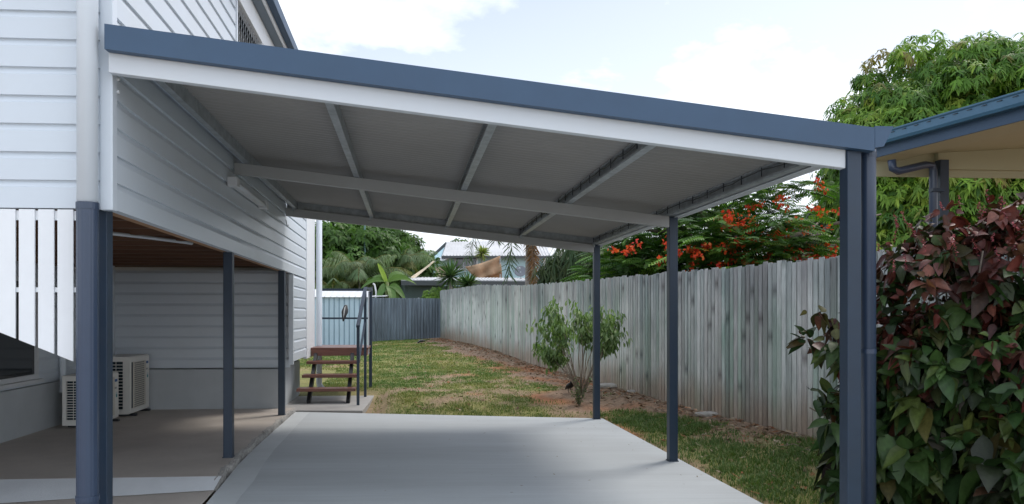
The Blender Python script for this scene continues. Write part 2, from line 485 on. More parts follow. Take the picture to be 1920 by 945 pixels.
def litter(n, seed):
    rg = np.random.default_rng(seed)
    y = rg.uniform(5.2, 28.5, n)
    u = rg.exponential(.33, n)
    x = fence_x(y) - .05 - u
    k = rg.uniform(0, 1, n) < .35
    x = np.where(k, rg.uniform(-.4, 3.6, n), x)
    ok = ~((x < 2.53) & (y < 10.1)) & (fence_x(y) - x > .04)
    x, y = x[ok], y[ok]; n = len(x)
    z = ground_z(x, y) + rg.uniform(.004, .022, n)
    a = rg.uniform(0, 2 * PI, n); l = rg.uniform(.018, .055, n); w = l * rg.uniform(.15, .45, n)
    d = np.stack([np.cos(a), np.sin(a), rg.uniform(-.4, .4, n)], 1); s = np.stack([-np.sin(a), np.cos(a), rg.uniform(-.5, .5, n)], 1)
    p = np.stack([x, y, z], 1)
    Vb = np.stack([p - d * l[:, None], p - s * w[:, None], p + d * l[:, None], p + s * w[:, None]], 1).reshape(-1, 3)
    Fb = (np.arange(n)[:, None] * 4 + np.arange(4)).tolist()
    pal = np.array([[.24, .15, .09], [.30, .21, .13], [.16, .10, .065], [.36, .29, .21], [.28, .12, .06]])
    return Vb, Fb, np.repeat(pal[rg.integers(0, 5, n)] * rg.uniform(.7, 1.2, n)[:, None], 4, 0)


def drive_litter(n, seed):
    rg = np.random.default_rng(seed)
    x = 2.45 - rg.exponential(.9, n); y = rg.uniform(5.2, 9.3, n)
    ok = x > -1.3; x, y = x[ok], y[ok]; n = len(x)
    a = rg.uniform(0, 2 * PI, n); l = rg.uniform(.006, .02, n); w = l * rg.uniform(.2, .5, n)
    z = np.array([drive_z(i, j) for i, j in zip(x, y)]) + .006
    d = np.stack([np.cos(a), np.sin(a), rg.uniform(-.15, .15, n)], 1); q = np.stack([-np.sin(a), np.cos(a), 0 * a], 1); p = np.stack([x, y, z], 1)
    V = np.stack([p - d * l[:, None], p - q * w[:, None], p + d * l[:, None], p + q * w[:, None]], 1).reshape(-1, 3)
    pal = np.array([[.16, .10, .06], [.10, .08, .06], [.22, .17, .10]])
    return V, (np.arange(n)[:, None] * 4 + np.arange(4)).tolist(), np.repeat(pal[rg.integers(0, 3, n)], 4, 0)


V, F, C = merge([litter(9000, 4), drive_litter(60, 6)])
tag(link_mesh('leaf_litter', V, F, M['litter'], col=C), 'dry fallen leaves and bark along the fence', 'leaf litter', kind='stuff')

# ================================================================== HOUSE
WX = -1.51           # side wall face
WF = 3.93            # front wall face
Z0, PITCH = 1.872, .1435
house = thing('raised_house', (-5, 6, 0), 'white weatherboard house raised on blue posts beside the carport', 'house')


def board_profile(z0, n):
    pts = []
    for i in range(n):
        z = z0 + i * PITCH
        pts += [(0, z), (0, z + .106), (-.004, z + .110), (-.016, z + .1385), (-.016, z + PITCH - .0005)]
    pts += [(-.016, z0 + n * PITCH)]
    return pts


def boards(face, a0, a1, z0, n, plane, thick=.05):
    """face '-Y' (runs along X) or '+X' (runs along Y)"""
    b = MB(); pr = board_profile(z0, n)
    pr = pr + [(-thick, z0 + n * PITCH), (-thick, z0)]
    if face == '-Y':
        b.prism(pr, lambda p: (a0, plane - p[0], p[1]), lambda p: (a1, plane - p[0], p[1]))
    else:
        b.prism(pr, lambda p: (plane + p[0], a1, p[1]), lambda p: (plane + p[0], a0, p[1]))
    return b


boards('-Y', -8.6, -1.565, Z0, 17, WF).build('front_wall', M['wall'], house)
sw = boards('+X', 3.96, 11.22, Z0, 8, WX).build('side_wall', M['wall'], house)
boards('+X', 3.96, 6.68, Z0 + 8 * PITCH, 9, WX).build('side_wall', M['wall'], house)
boards('+X', 9.99, 11.22, Z0 - 8 * PITCH - .012, 8, WX).build('side_wall', M['wall'], house)
boards('-Y', -3.90, -1.575, .625, 9, 10.10).build('back_wall', M['wall'], house)
boards('+X', 3.99, 10.10, .585, 9, -3.95).build('store_wall', M['wall'], house)
# corner boards
MB().box(-1.565, -1.503, WF - .008, WF + .055, Z0 - .008, 4.32).build('corner_board', M['trim'], house, bevel=.003)
MB().box(-1.565, -1.503, 9.93, 9.985, .675, Z0 - .012).build('corner_board', M['trim'], house, bevel=.003)
MB().box(-1.56, -1.500, 11.225, 12.18, .675, 4.32).build('corner_board', M['batten'], house, bevel=.004)
MB().box(-3.925, -3.84, 10.03, 10.095, SZ, 1.97).build('corner_board', M['trim'], house, bevel=.003)
# plinths
b = MB(); b.box(-3.94, -1.71, 10.035, 11.98, -.05, .61); b.build('plinth', M['plinth'], house, bevel=.006)
b = MB(); b.box(-4.1, -3.925, 4.0, 10.03, -.05, .58); b.build('plinth', M['plinth'], house, bevel=.006)
# floor structure
b = MB(); b.box(-1.625, -1.566, 3.99, 9.92, Z0 + .004, Z0 + .13); b.build('bearer', M['bearer'], house)
for i in range(13):
    y = 4.15 + i * .46
    MB().box(-8.5, -1.63, y, y + .045, 1.955, 2.075).build('floor_joist', M['joist'], house)
MB().box(-8.55, -1.56, 3.99, 12.15, 2.08, 2.11).build('floor_boards', M['joist'], house)
MB().tube([P(196, 436, 5.6), P(275, 445, 6.0), P(360, 456, 6.5)], .014, 8).build('conduit', M['trim'], house)
MB().tube([(-3.90, 8.75, .45), (-3.90, 8.75, 1.9)], .035, 10).build('pipe_duct', M['trim'], house)
# house posts
for (px_, y, lab) in ((None, 3.97, None), (None, 6.60, None), (None, 9.34, None)):
    b = MB()
    zb = SZ if y > 5.8 else 0
    xs_ = -.027 if y < 5 else 0
    b.box(-1.60 + xs_, -1.522 + xs_, y, y + .078, zb, Z0 + .002)
    po = b.build('post', M['navy'], house, bevel=.004)
    if y > 5:
        b = MB(); b.box(-1.606, -1.516, y - .006, y + .084, zb, zb + .006); b.build('base_plate', M['navy'], po)
# batten screen (parts of the house front)
rail = MB(); rail.box(-5.0, -1.66, WF + .014, WF + .030, zat(548, 3.82), zat(539, 3.82)); rail.build('batten_rail', M['batten'], house)
rail = MB(); rail.box(-5.0, -1.66, WF + .014, WF + .030, Z0 - .06, Z0 - .012); rail.build('batten_rail', M['batten'], house)
x_start = -1.780
for i in range(-1, 22):
    xa = x_start - .0948 * i
    xb = xa + .0785
    if xb > -1.63: xb = -1.632
    def bot(x):
        t = x + 2.018
        return min(1.222 - .415 * t, 1.40)
    V8 = [(xa, WF + .002, bot(xa)), (xb, WF + .002, bot(xb)), (xb, WF + .013, bot(xb)), (xa, WF + .013, bot(xa)),
          (xa, WF + .002, Z0 - .006), (xb, WF + .002, Z0 - .006), (xb, WF + .013, Z0 - .006), (xa, WF + .013, Z0 - .006)]
    MB().hexa(V8).build('batten', M['batten'], house, bevel=.002)
# window under the house
wn = MB()
y0, y1, z0, z1 = 6.55, 8.20, .655, 1.72
for (a, b2, c, d) in ((y0, y1, z0, z0 + .05), (y0, y1, z1 - .05, z1), (y0, y0 + .045, z0 + .05, z1 - .05), (y1 - .045, y1, z0 + .05, z1 - .05), (7.35, 7.39, z0 + .05, z1 - .05)):
    wn.box(-3.945, -3.90, a, b2, c, d)
wf = wn.build('window', M['alu'], house)
MB().box(-3.935, -3.925, y0 + .02, y1 - .02, z0 + .02, z1 - .02).build('pane', M['glass'], wf)
MB().box(-3.945, -3.87, y0 - .05, y1 + .05, z0 - .04, z0 - .003).build('sill', M['alu'], wf)
# verandah screen above the carport
for (xo, ya, yb_) in ((-1.50, 6.685, 6.725), (-1.49, 7.76, 7.83), (-1.49, 9.4, 9.47)):
    MB().box(-1.545, xo, ya, yb_, 3.02, 4.11).build('screen_post', M['trim'], house)
MB().box(-1.56, -1.485, 6.69, 12.18, 4.112, 4.325).build('verandah_beam', M['batten'], house, bevel=.004)
ms = MB()
for k in range(46):
    yb = 6.74 + k * .085
    if yb > 9.38: break
    pts = []
    for j in range(30):
        z = 3.02 + j * .0375
        pts.append((-1.515, yb + (.016 if j % 2 else -.016) + .016, z))
    for p, q in zip(pts[:-1], pts[1:]): ms.bar(p, q, .005, .005, up=(1, 0, 0))
ms.build('screen_mesh', M['galv'], house)
MB().box(-1.62, -1.60, 6.72, 11.2, 3.0, 4.11).build('verandah_glass', M['glass'], house)
MB().box(-1.60, -1.50, 6.69, 11.2, Z0 + 8 * PITCH + .001, Z0 + 8 * PITCH + .03).build('verandah_sill', M['trim'], house)
# eaves and roof
MB().box(-8.75, -1.395, 3.80, 13.6, 4.327, 4.345).build('soffit', mat('blue_grey_soffit', (.16, .20, .24), .6), house)
b = MB(); b.box(-1.394, -1.375, 3.78, 13.6, 4.33, 4.45); b.box(-8.75, -1.394, 3.78, 3.80, 4.33, 4.45); b.build('fascia', M['batten'], house)
b = MB(); b.box(-1.374, -1.30, 3.70, 13.6, 4.37, 4.475); b.box(-8.8, -1.374, 3.70, 3.778, 4.37, 4.475); b.build('gutter', M['blue'], house, bevel=.006)
b = MB()
b.add([(-8.8, 3.7, 4.477), (-1.3, 3.7, 4.477), (-1.3, 13.6, 4.477), (-8.8, 13.6, 4.477), (-5.05, 7.4, 6.0), (-5.05, 9.9, 6.0)],
      [(0, 1, 4), (1, 2, 5, 4), (2, 3, 5), (3, 0, 4, 5), (3, 2, 1, 0)])
b.build('roof', M['zinc'], house)
MB().box(-8.6, -8.55, 3.96, 12.15, Z0, 4.32).build('far_wall', M['wall'], house)
MB().box(-8.6, -1.56, 12.13, 12.18, .675, 4.32).build('rear_wall', M['wall'], house)
# downpipes on the house
dp = MB()
dx, dy = -1.597, 3.85
dp.tube([(dx, dy, 1.885), (dx, dy, 4.38)], .0495, 20)
dpo = dp.build('downpipe', M['trim'], house, smooth=False)
for p in dpo.data.polygons: p.use_smooth = True
lp = MB()
# lower pipe has shallow flutes
Vp = []; n = 48; zs = [-.02, 1.87, 1.884, 1.886]; rs = [.052, .052, .052, .0495]
for z, r_ in zip(zs, rs):
    for k in range(n):
        a = 2 * PI * k / n
        rr_ = r_ * (1 - (.018 if k % 3 == 0 else 0))
        Vp.append((dx + rr_ * math.cos(a), dy + rr_ * math.sin(a), z))
lp.add(Vp, [(i * n + k, i * n + (k + 1) % n, (i + 1) * n + (k + 1) % n, (i + 1) * n + k) for i in range(3) for k in range(n)])
lpo = lp.build('lower_downpipe', M['pipe_blue'], house)
b = MB(); b.tube([(dx, dy, zat(938, 3.73)), (dx, dy, zat(928, 3.73))], .056, 24); b.build('pipe_bracket', M['pipe_blue'], lpo)
b = MB(); b.tube([(dx, dy, 1.855), (dx, dy, 1.889)], .0545, 24); b.build('pipe_collar', M['pipe_blue'], lpo)
b = MB(); b.tube([(-1.655, WF - .03, zat(364, 3.8)), (-1.655, WF + .0, zat(364, 3.8))], [.014, .011], 12); b.build('pipe_clip', M['trim'], house)
rp = MB()
rp.tube([(-1.44, 12.25, 4.3), (-1.44, 12.25, .30), (-1.44, 12.24, .22), (-1.42, 12.22, .16), (-1.36, 12.17, .12)], .048, 16)
o = rp.build('rear_downpipe', M['trim'], house, smooth=True)
# little fittings on the side wall
for py in (147, 171):
    p = P(219, py, 3.86)
    MB().tube([(WX + .0, 3.985, p.z), (WX + .018, 3.985, p.z)], [.011, .009], 10).build('bolt_cap', M['lamp'], house)
b = MB(); p = P(535, 412, 9.15); b.tube([(WX + .02, 9.26, 2.49), (WX + .03, 9.26, 2.43), (WX + .045, 9.26, 2.41), (WX + .05, 9.26, 2.43)], .006, 6); b.build('hook', M['galv'], house)

# wall light
wl = thing('wall_light', (WX, 7.05, 2.44), 'long white fluorescent batten light on the wall under the carport', 'light')
b = MB(); b.box(WX + .001, WX + .05, 6.44, 7.70, 2.425, 2.475); b.build('light_body', M['lamp'], wl, bevel=.004)
for y in (6.36, 7.66):
    b = MB(); b.box(WX + .001, WX + .085, y, y + .11, 2.405, 2.485); b.build('end_cap', M['lamp'], wl, bevel=.006)
b = MB(); b.tube([(WX + .062, 6.47, 2.44), (WX + .062, 7.66, 2.44)], .019, 12); b.build('diffuser', M['steel_white'], wl, smooth=True)

# ================================================================== CARPORT
cp = thing('carport', (2.4, 6.6, 0), 'skillion carport with white beams, corrugated roof and blue fascia', 'carport')
SL = -.1117
def zb(x): return 2.552 + SL * (x - WX)
def sheared(x0, x1, y0, y1, lo, hi):
    """box whose z follows the roof fall: z = zb(x)+lo .. zb(x)+hi"""
    return [(x0, y0, zb(x0) + lo), (x1, y0, zb(x1) + lo), (x1, y1, zb(x1) + lo), (x0, y1, zb(x0) + lo),
            (x0, y0, zb(x0) + hi), (x1, y0, zb(x1) + hi), (x1, y1, zb(x1) + hi), (x0, y1, zb(x0) + hi)]
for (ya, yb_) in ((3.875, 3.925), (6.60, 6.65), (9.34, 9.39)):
    MB().hexa(sheared(WX + .004, 2.356, ya, yb_, 0, .10)).build('beam', M['steel_white'] if ya < 4 else M['steel_shaded'], cp, bevel=.003)
for ya in (3.86, 6.60, 9.34):
    z0 = -.02 if ya < 6 else .0
    po = MB().box(2.358, 2.436, ya, ya + .078, drive_z(2.4, ya) - .002, zb(2.4) + .10).build('post', M['navy'], cp, bevel=.004)
    if ya > 5:
        MB().box(2.352, 2.442, ya - .006, ya + .084, drive_z(2.35, ya), drive_z(2.35, ya) + .008).build('base_plate', M['navy'], po)
# purlins : lipped C sections
for k, xp in enumerate((-1.42, -.475, .465, 1.41, 2.345)):
    t = .004; w = .05; h = .09
    z = zb(xp) + .103
    prof = [(0, 0), (w, 0), (w, h), (0, h), (0, h - .015), (t, h - .015), (t, h - t), (w - t, h - t), (w - t, t), (t, t), (t, .015), (0, .015)]
    b = MB()
    b.prism(prof, lambda p: (xp + p[0], 3.84, z + p[1] + SL * p[0]), lambda p: (xp + p[0], 9.41, z + p[1] + SL * p[0]))
    pu = b.build('purlin', M['galv'], cp)
    if k >= 3:       # wiring clipped inside the open side
        rw = random.Random(k)
        c = MB(); pts = [(xp - .004, 3.9 + i * .15, z + .055 + rw.uniform(-.012, .012)) for i in range(37)]
        c.tube(pts, .004, 5)
        for i in range(0, 37, 2):
            q = pts[i]; c.bar((q[0] - .003, q[1], z + .02), (q[0] - .003, q[1], z + .082), .006, .004)
        c.build('cable', M['black'], pu)
    for yb_ in (6.66, 9.30):
        MB().box(xp - .004, xp + .012, yb_, yb_ + .04, z - .04, z - .002).build('bracket', M['galv'], pu)
# outer channel by the gutter
xp = 2.40
b = MB(); b.box(xp, xp + .085, 4.02, 9.41, zb(xp) + .095, zb(xp) + .10); b.box(xp + .08, xp + .085, 4.02, 9.41, zb(xp) + .101, zb(xp) + .17)
b.build('edge_channel', M['steel_white'], cp)
# corrugated sheet
cor = MB()
n = int((9.44 - 3.86) / .0762 * 8)
yy = np.linspace(3.86, 9.44, n + 1)
wv = .016 * np.sin(2 * PI * yy / .0762)
for lo in (0, 1):
    pass
V = []
for x in (WX + .004, 2.53):
    for y, w in zip(yy, wv): V.append((x, y, zb(x) + .2025 + w))
for x in (WX + .004, 2.53):
    for y, w in zip(yy, wv): V.append((x, y, zb(x) + .2045 + w))
m_ = n + 1
F = [(i, m_ + i, m_ + i + 1, i + 1) for i in range(n)] + [(2 * m_ + i, 2 * m_ + i + 1, 3 * m_ + i + 1, 3 * m_ + i) for i in range(n)]
F += [(m_ + i, 3 * m_ + i, 3 * m_ + i + 1, m_ + i + 1) for i in range(n)] + [(i, i + 1, 2 * m_ + i + 1, 2 * m_ + i) for i in range(n)]
link_mesh('roof_sheet', V, F, M['soffit_sheet'], cp, smooth=False)
# fascia flashing at the front, folded
pf = [(3.82, .098), (3.872, .098), (3.872, .103), (3.828, .104), (3.828, .217), (4.02, .217), (4.02, .223), (3.82, .223)]
b = MB(); b.prism(pf, lambda p: (WX + .006, p[0], zb(WX) + p[1]), lambda p: (2.484, p[0], zb(2.484) + p[1]))
fl = b.build('fascia_flashing', M['blue'], cp)
b = MB(); b.hexa(sheared(WX + .006, 2.484, 9.415, 9.44, .085, .235)); b.build('rear_flashing', M['galv'], cp)
# gutter along the low side
gt, gb_ = 2.335, 2.235
pg = [(2.487, gb_ - .012), (2.535, gb_ - .004), (2.588, gt), (2.583, gt), (2.532, gb_ + .002), (2.491, gb_ - .006), (2.491, gt), (2.487, gt)]
b = MB(); b.prism(pg, lambda p: (p[0], 3.825, p[1]), lambda p: (p[0], 9.46, p[1]))
gu = b.build('gutter', M['blue'], cp)
b = MB(); b.add([(2.486, 3.82, gb_ - .014), (2.535, 3.82, gb_ - .006), (2.59, 3.82, gt + .002), (2.486, 3.82, gt + .002), (2.486, 3.824, gb_ - .014), (2.535, 3.824, gb_ - .006), (2.59, 3.824, gt + .002), (2.486, 3.824, gt + .002)],
                  [(0, 1, 2, 3), (7, 6, 5, 4), (0, 4, 5, 1), (1, 5, 6, 2), (2, 6, 7, 3), (3, 7, 4, 0)])
b.build('stop_end', M['blue'], gu)
# downpipe beside the front post
qx, qy = 2.520, 3.93
b = MB(); b.tube([(qx, qy, 2.24), (qx, qy, 2.20), (qx, qy, 2.16), (qx, qy, -.03)], .0375, 20)
dn = b.build('downpipe', M['pipe_blue'], cp, smooth=True)
zc = zat(659, 4.06)
b = MB(); b.tube([(qx, qy, zc - .012), (qx, qy, zc + .012)], .0395, 20); b.build('pipe_strap', M['pipe_blue'], dn)
b = MB(); b.tube([(qx, qy, zat(292, 4.06)), (qx, qy, zat(284, 4.06))], .0405, 20); b.build('pipe_collar', M['pipe_blue'], dn)
for yq in (6.62,):
    pass

# ================================================================== AIR CONDITIONERS
def air_con(x0, x1, y0, y1, h, label):
    """casing whose fan face looks towards +X and whose finned end faces the camera"""
    t = thing('air_conditioner', ((x0 + x1) / 2, (y0 + y1) / 2, SZ), label, 'air conditioner', 'air conditioner units on the slab')
    z0 = SZ + .03; z1 = SZ + h
    w = y1 - y0
    cas = MB()
    # shell with a coil opening on the end face
    cx0, cx1, cz0, cz1 = x0 + .04, x1 - .07, z0 + .06, z1 - .06
    cas.box(x0 + .004, x1 - .004, y0 + .03, y1, z0, z1 - .012)
    cas.box(x0, cx0, y0, y0 + .03, z0, z1 - .012); cas.box(cx1, x1, y0, y0 + .03, z0, z1 - .012)
    cas.box(cx0, cx1, y0, y0 + .03, z0, cz0); cas.box(cx0, cx1, y0, y0 + .03, cz1, z1 - .012)
    co = cas.build('casing', M['ac'], t)
    MB().box(x0 - .006, x1 + .006, y0 - .006, y1 + .006, z1 - .0118, z1).build('lid', M['ac'], t, bevel=.005)
    gl = MB(); gl.box(cx0, cx1, y0 + .0285, y0 + .0295, cz0, cz1); gl.build('coil', M['ac_dark'], co)
    bars = MB(); n = 15
    for i in range(1, n):
        z = cz0 + (cz1 - cz0) * i / n; bars.box(cx0, cx1, y0 + .004, y0 + .012, z - .004, z + .004)
    for i in range(1, 3):
        x = cx0 + (cx1 - cx0) * i / 3; bars.box(x - .003, x + .003, y0 + .002, y0 + .0038, cz0, cz1)
    bars.build('coil_guard', M['ac'], co)
    # front panel and fan grille
    fp = MB(); fp.box(x1, x1 + .018, y0 + .0, y1 - .0, z0 + .01, z1 - .0125); fpo = fp.build('front_panel', M['ac'], t, bevel=.006)
    gw = min(w * .66, (z1 - z0) * .86); gy0 = y0 + w * .06; gzc = (z0 + z1) / 2; gh = (z1 - z0) * .80
    MB().box(x1 + .0182, x1 + .020, gy0, gy0 + gw, gzc - gh / 2, gzc + gh / 2).build('fan_opening', M['ac_dark'], fpo)
    fan = MB(); fan.tube([(x1 + .021, gy0 + gw * .5, gzc), (x1 + .026, gy0 + gw * .5, gzc)], gw * .14, 16)
    for k in range(3):
        a = k * 2 * PI / 3 + .4
        p0 = Vector((x1 + .0225, gy0 + gw * .5, gzc))
        p1 = p0 + Vector((0, math.cos(a), math.sin(a))) * gw * .42
        fan.bar(p0, p1, gw * .22, .002, up=(1, 0, 0))
    fan.build('fan', M['ac_dark'], fpo)
    gr = MB(); rings = 22
    for i in range(rings + 1):
        z = gzc - gh / 2 + gh * i / rings; gr.box(x1 + .033, x1 + .037, gy0 + gw * .1, gy0 + gw, z - .0035, z + .0035)
    for i in range(12):
        y = gy0 + gw * .1 + gw * .9 * i / 11; gr.box(x1 + .0375, x1 + .0405, y - .003, y + .003, gzc - gh / 2, gzc + gh / 2)
    gr.box(x1 + .018, x1 + .033, gy0 + gw * .1 - .004, gy0 + gw * .1 + .004, gzc - gh / 2, gzc + gh / 2)
    gr.box(x1 + .018, x1 + .033, gy0 + gw - .004, gy0 + gw + .004, gzc - gh / 2, gzc + gh / 2)
    gr.build('fan_grille', M['ac_grille'], t)
    ly = y0 + w * .80
    # wordmark strokes, script line, energy sticker
    lg = MB()
    for i in range(7):
        yy_ = ly + w * .02 * i; lg.box(x1 + .018, x1 + .0195, yy_, yy_ + w * .015, z1 - .115, z1 - .085)
    lg.build('brand_mark', M['logo_blue'], fpo)
    lg = MB()
    for i in range(6):
        yy_ = ly + w * .018 * i; lg.box(x1 + .018, x1 + .0195, yy_, yy_ + w * .006, z1 - .195, z1 - .178 + .004 * (i % 2))
    lg.build('printed_word', M['logo_grey'], fpo)
    s = MB(); s.box(x1 + .018, x1 + .0192, ly + w * .06, ly + w * .13, z1 - .30, z1 - .235); st = s.build('energy_sticker', M['sticker'], fpo)
    s = MB(); s.box(x1 + .0194, x1 + .0202, ly + w * .066, ly + w * .124, z1 - .295, z1 - .262); s.build('sticker_panel', M['logo_green'], st)
    for y in (y0 + .08, y1 - .12):
        f = MB(); f.box(x0 + .02, x1 + .06, y, y + .05, SZ, SZ + .0285); f.build('foot', M['black'], t, bevel=.006)


air_con(-3.76, -3.42, 8.42, 9.06, .575, 'shorter cream air conditioner, nearer of two, half hidden behind blue downpipe')
air_con(-3.74, -3.385, 9.33, 10.0, .73, 'taller cream air conditioner with wide fan grille against grey back wall')

# ================================================================== STAIRS
st = thing('timber_stairs', (-1.1, 11.2, .06), 'short open timber stairs with red-brown treads and steel handrail', 'stairs')
for (y, z, xa, xb) in ((10.75, .275, -1.585, -.755), (11.05, .447, -1.55, -.745), (11.35, .628, -1.525, -.735)):
    MB().box(xa, xb, y, y + .26, z - .042, z).build('tread', M['tread'], st, bevel=.004)
b = MB(); b.box(-1.498, -.62, 11.65, 12.75, .785, .82); b.build('landing_deck', M['tread'], st, bevel=.003)
b = MB(); b.box(-1.49, -.635, 11.64, 11.68, .695, .784); b.box(-.68, -.635, 11.681, 12.74, .695, .784); b.build('landing_joist', M['tread'], st, bevel=.003)
for x in (-1.42, -.86):
    b = MB(); b.bar((x, 10.80, .06), (x, 11.67, .70), .05, .10); b.build('stringer', M['black'], st)
def sq(x, y, z0, z1, w=.04):
    return MB().box(x - w / 2, x + w / 2, y - w / 2, y + w / 2, z0, z1)
rx = -.70
sq(rx, 10.56, .06, 1.16).build('handrail_post', M['navy'], st)
sq(-.66, 11.62, .06, 1.70).build('handrail_post', M['navy'], st)
sq(-.625, 12.55, .06, 1.72, .05).build('handrail_post', M['navy'], st)
sq(-.63, 12.0, .70, 1.70, .02).build('handrail_post', M['steel_white'], st)
b = MB(); b.bar((rx, 10.52, 1.165), (-.66, 11.66, 1.745), .05, .035); b.bar((-.66, 11.66, 1.745), (-.62, 12.58, 1.745), .05, .035); b.build('handrail', M['navy'], st)
b = MB(); b.bar((rx + .005, 10.58, .66), (-.665, 11.62, 1.22), .03, .03); b.build('lower_rail', M['navy'], st)
b = MB(); b.box(-1.50, -.60, 12.53, 12.57, 1.725, 1.765); b.build('back_rail', M['navy'], st)
b = MB(); b.box(-1.50, -.65, 12.535, 12.56, 1.255, 1.285); b.build('back_rail', M['navy'], st)

# ================================================================== BIRDS
def bird(loc, yaw, L, label, perched=False, pose='stand'):
    """one continuous lofted body: tail, back, neck, head, beak, with two legs"""
    t = thing('magpie', loc, label, 'bird', 'magpies in the yard')
    f = Vector((math.cos(yaw), math.sin(yaw), 0)); s = Vector((-math.sin(yaw), math.cos(yaw), 0)); u = Vector((0, 0, 1))
    o = Vector(loc)
    if pose == 'perch':   # steep body, tail hanging below the rail
        prof = [(-.16, -.10, .012, .004), (-.12, -.03, .030, .010), (-.07, .045, .045, .035), (-.02, .12, .062, .055), (.03, .19, .058, .055), (.06, .24, .042, .042), (.075, .275, .036, .036), (.10, .29, .026, .026), (.125, .285, .010, .010), (.165, .272, .002, .002)]
    elif pose == 'peck':
        prof = [(-.25, .13, .012, .004), (-.18, .13, .028, .010), (-.10, .125, .045, .038), (-.03, .12, .062, .055), (.05, .105, .055, .052), (.10, .08, .040, .040), (.135, .055, .034, .034), (.155, .035, .024, .024), (.165, .018, .009, .009), (.175, -.005, .002, .002)]
    else:
        prof = [(-.22, .05, .012, .004), (-.16, .075, .028, .010), (-.09, .11, .045, .038), (-.03, .14, .060, .055), (.04, .175, .055, .055), (.08, .21, .040, .042), (.10, .245, .034, .036), (.125, .255, .026, .026), (.145, .25, .010, .010), (.185, .243, .002, .002)]
    k = L / .3
    V = []; F = []; C = []; n = 20
    pts = [o + (f * a + u * h) * k for a, h, _, _ in prof]
    for i, (a, h, w, th) in enumerate(prof):
        tn = (pts[min(i + 1, len(pts) - 1)] - pts[max(i - 1, 0)]).normalized()
        up2 = s.cross(tn) * -1
        if up2.z < 0: up2 = -up2
        for j in range(n):
            an = 2 * PI * j / n
            V.append(pts[i] + (s * math.cos(an) * w * 1.35 + up2 * math.sin(an) * th) * k)
            dors = math.sin(an) > .97
            white = (dors and 2 <= i <= 5)
            beak = i >= 8
            C.append((.62, .62, .60) if white else ((.30, .32, .34) if beak else (.012, .012, .014)))
    for i in range(len(prof) - 1):
        for j in range(n): F.append((i * n + j, i * n + (j + 1) % n, (i + 1) * n + (j + 1) % n, (i + 1) * n + j))
    F += [tuple(range(n - 1, -1, -1)), tuple((len(prof) - 1) * n + j for j in range(n))]
    lb = MB()
    for sg in (-1, 1):
        hip = pts[3] + s * .028 * sg * k - u * .03 * k
        knee = o + (f * -.03 + s * .03 * sg + u * (.05 if pose != 'perch' else .06)) * k
        foot = o + (f * .0 + s * .03 * sg + u * .004) * k
        lb.tube([hip, knee, foot], [.012 * k, .006 * k, .005 * k], 6)
        for da in (-.5, 0, .5):
            lb.tube([foot, foot + (f * math.cos(da) + s * math.sin(da)) * .04 * k], [.005 * k, .003 * k], 5)
    nb = len(V)
    V += lb.v; F += [tuple(i + nb for i in q) for q in lb.f]; C += [(.03, .03, .03)] * len(lb.v)
    link_mesh('bird_body', V, F, attr_mat('feathers', .5, var=.1), t, smooth=True, col=C)
    return t


xb_, yb_ = at(638, 12.42)
bird((-1.05, 12.545, 1.287), R(80), .20, 'black and white magpie perched on the back rail of the stairs', pose='perch')
x_, y_ = at(790, 24.5)
bird((x_, y_, float(ground_z(x_, y_)) + .01), R(200), .24, 'small magpie pecking out on the lawn near the metal fence', pose='peck')
x_, y_ = at(1069, 11.4)
bird((x_, y_, float(ground_z(x_, y_)) + .02), R(-75), .22, 'black magpie standing under the leafy shrub', pose='stand')

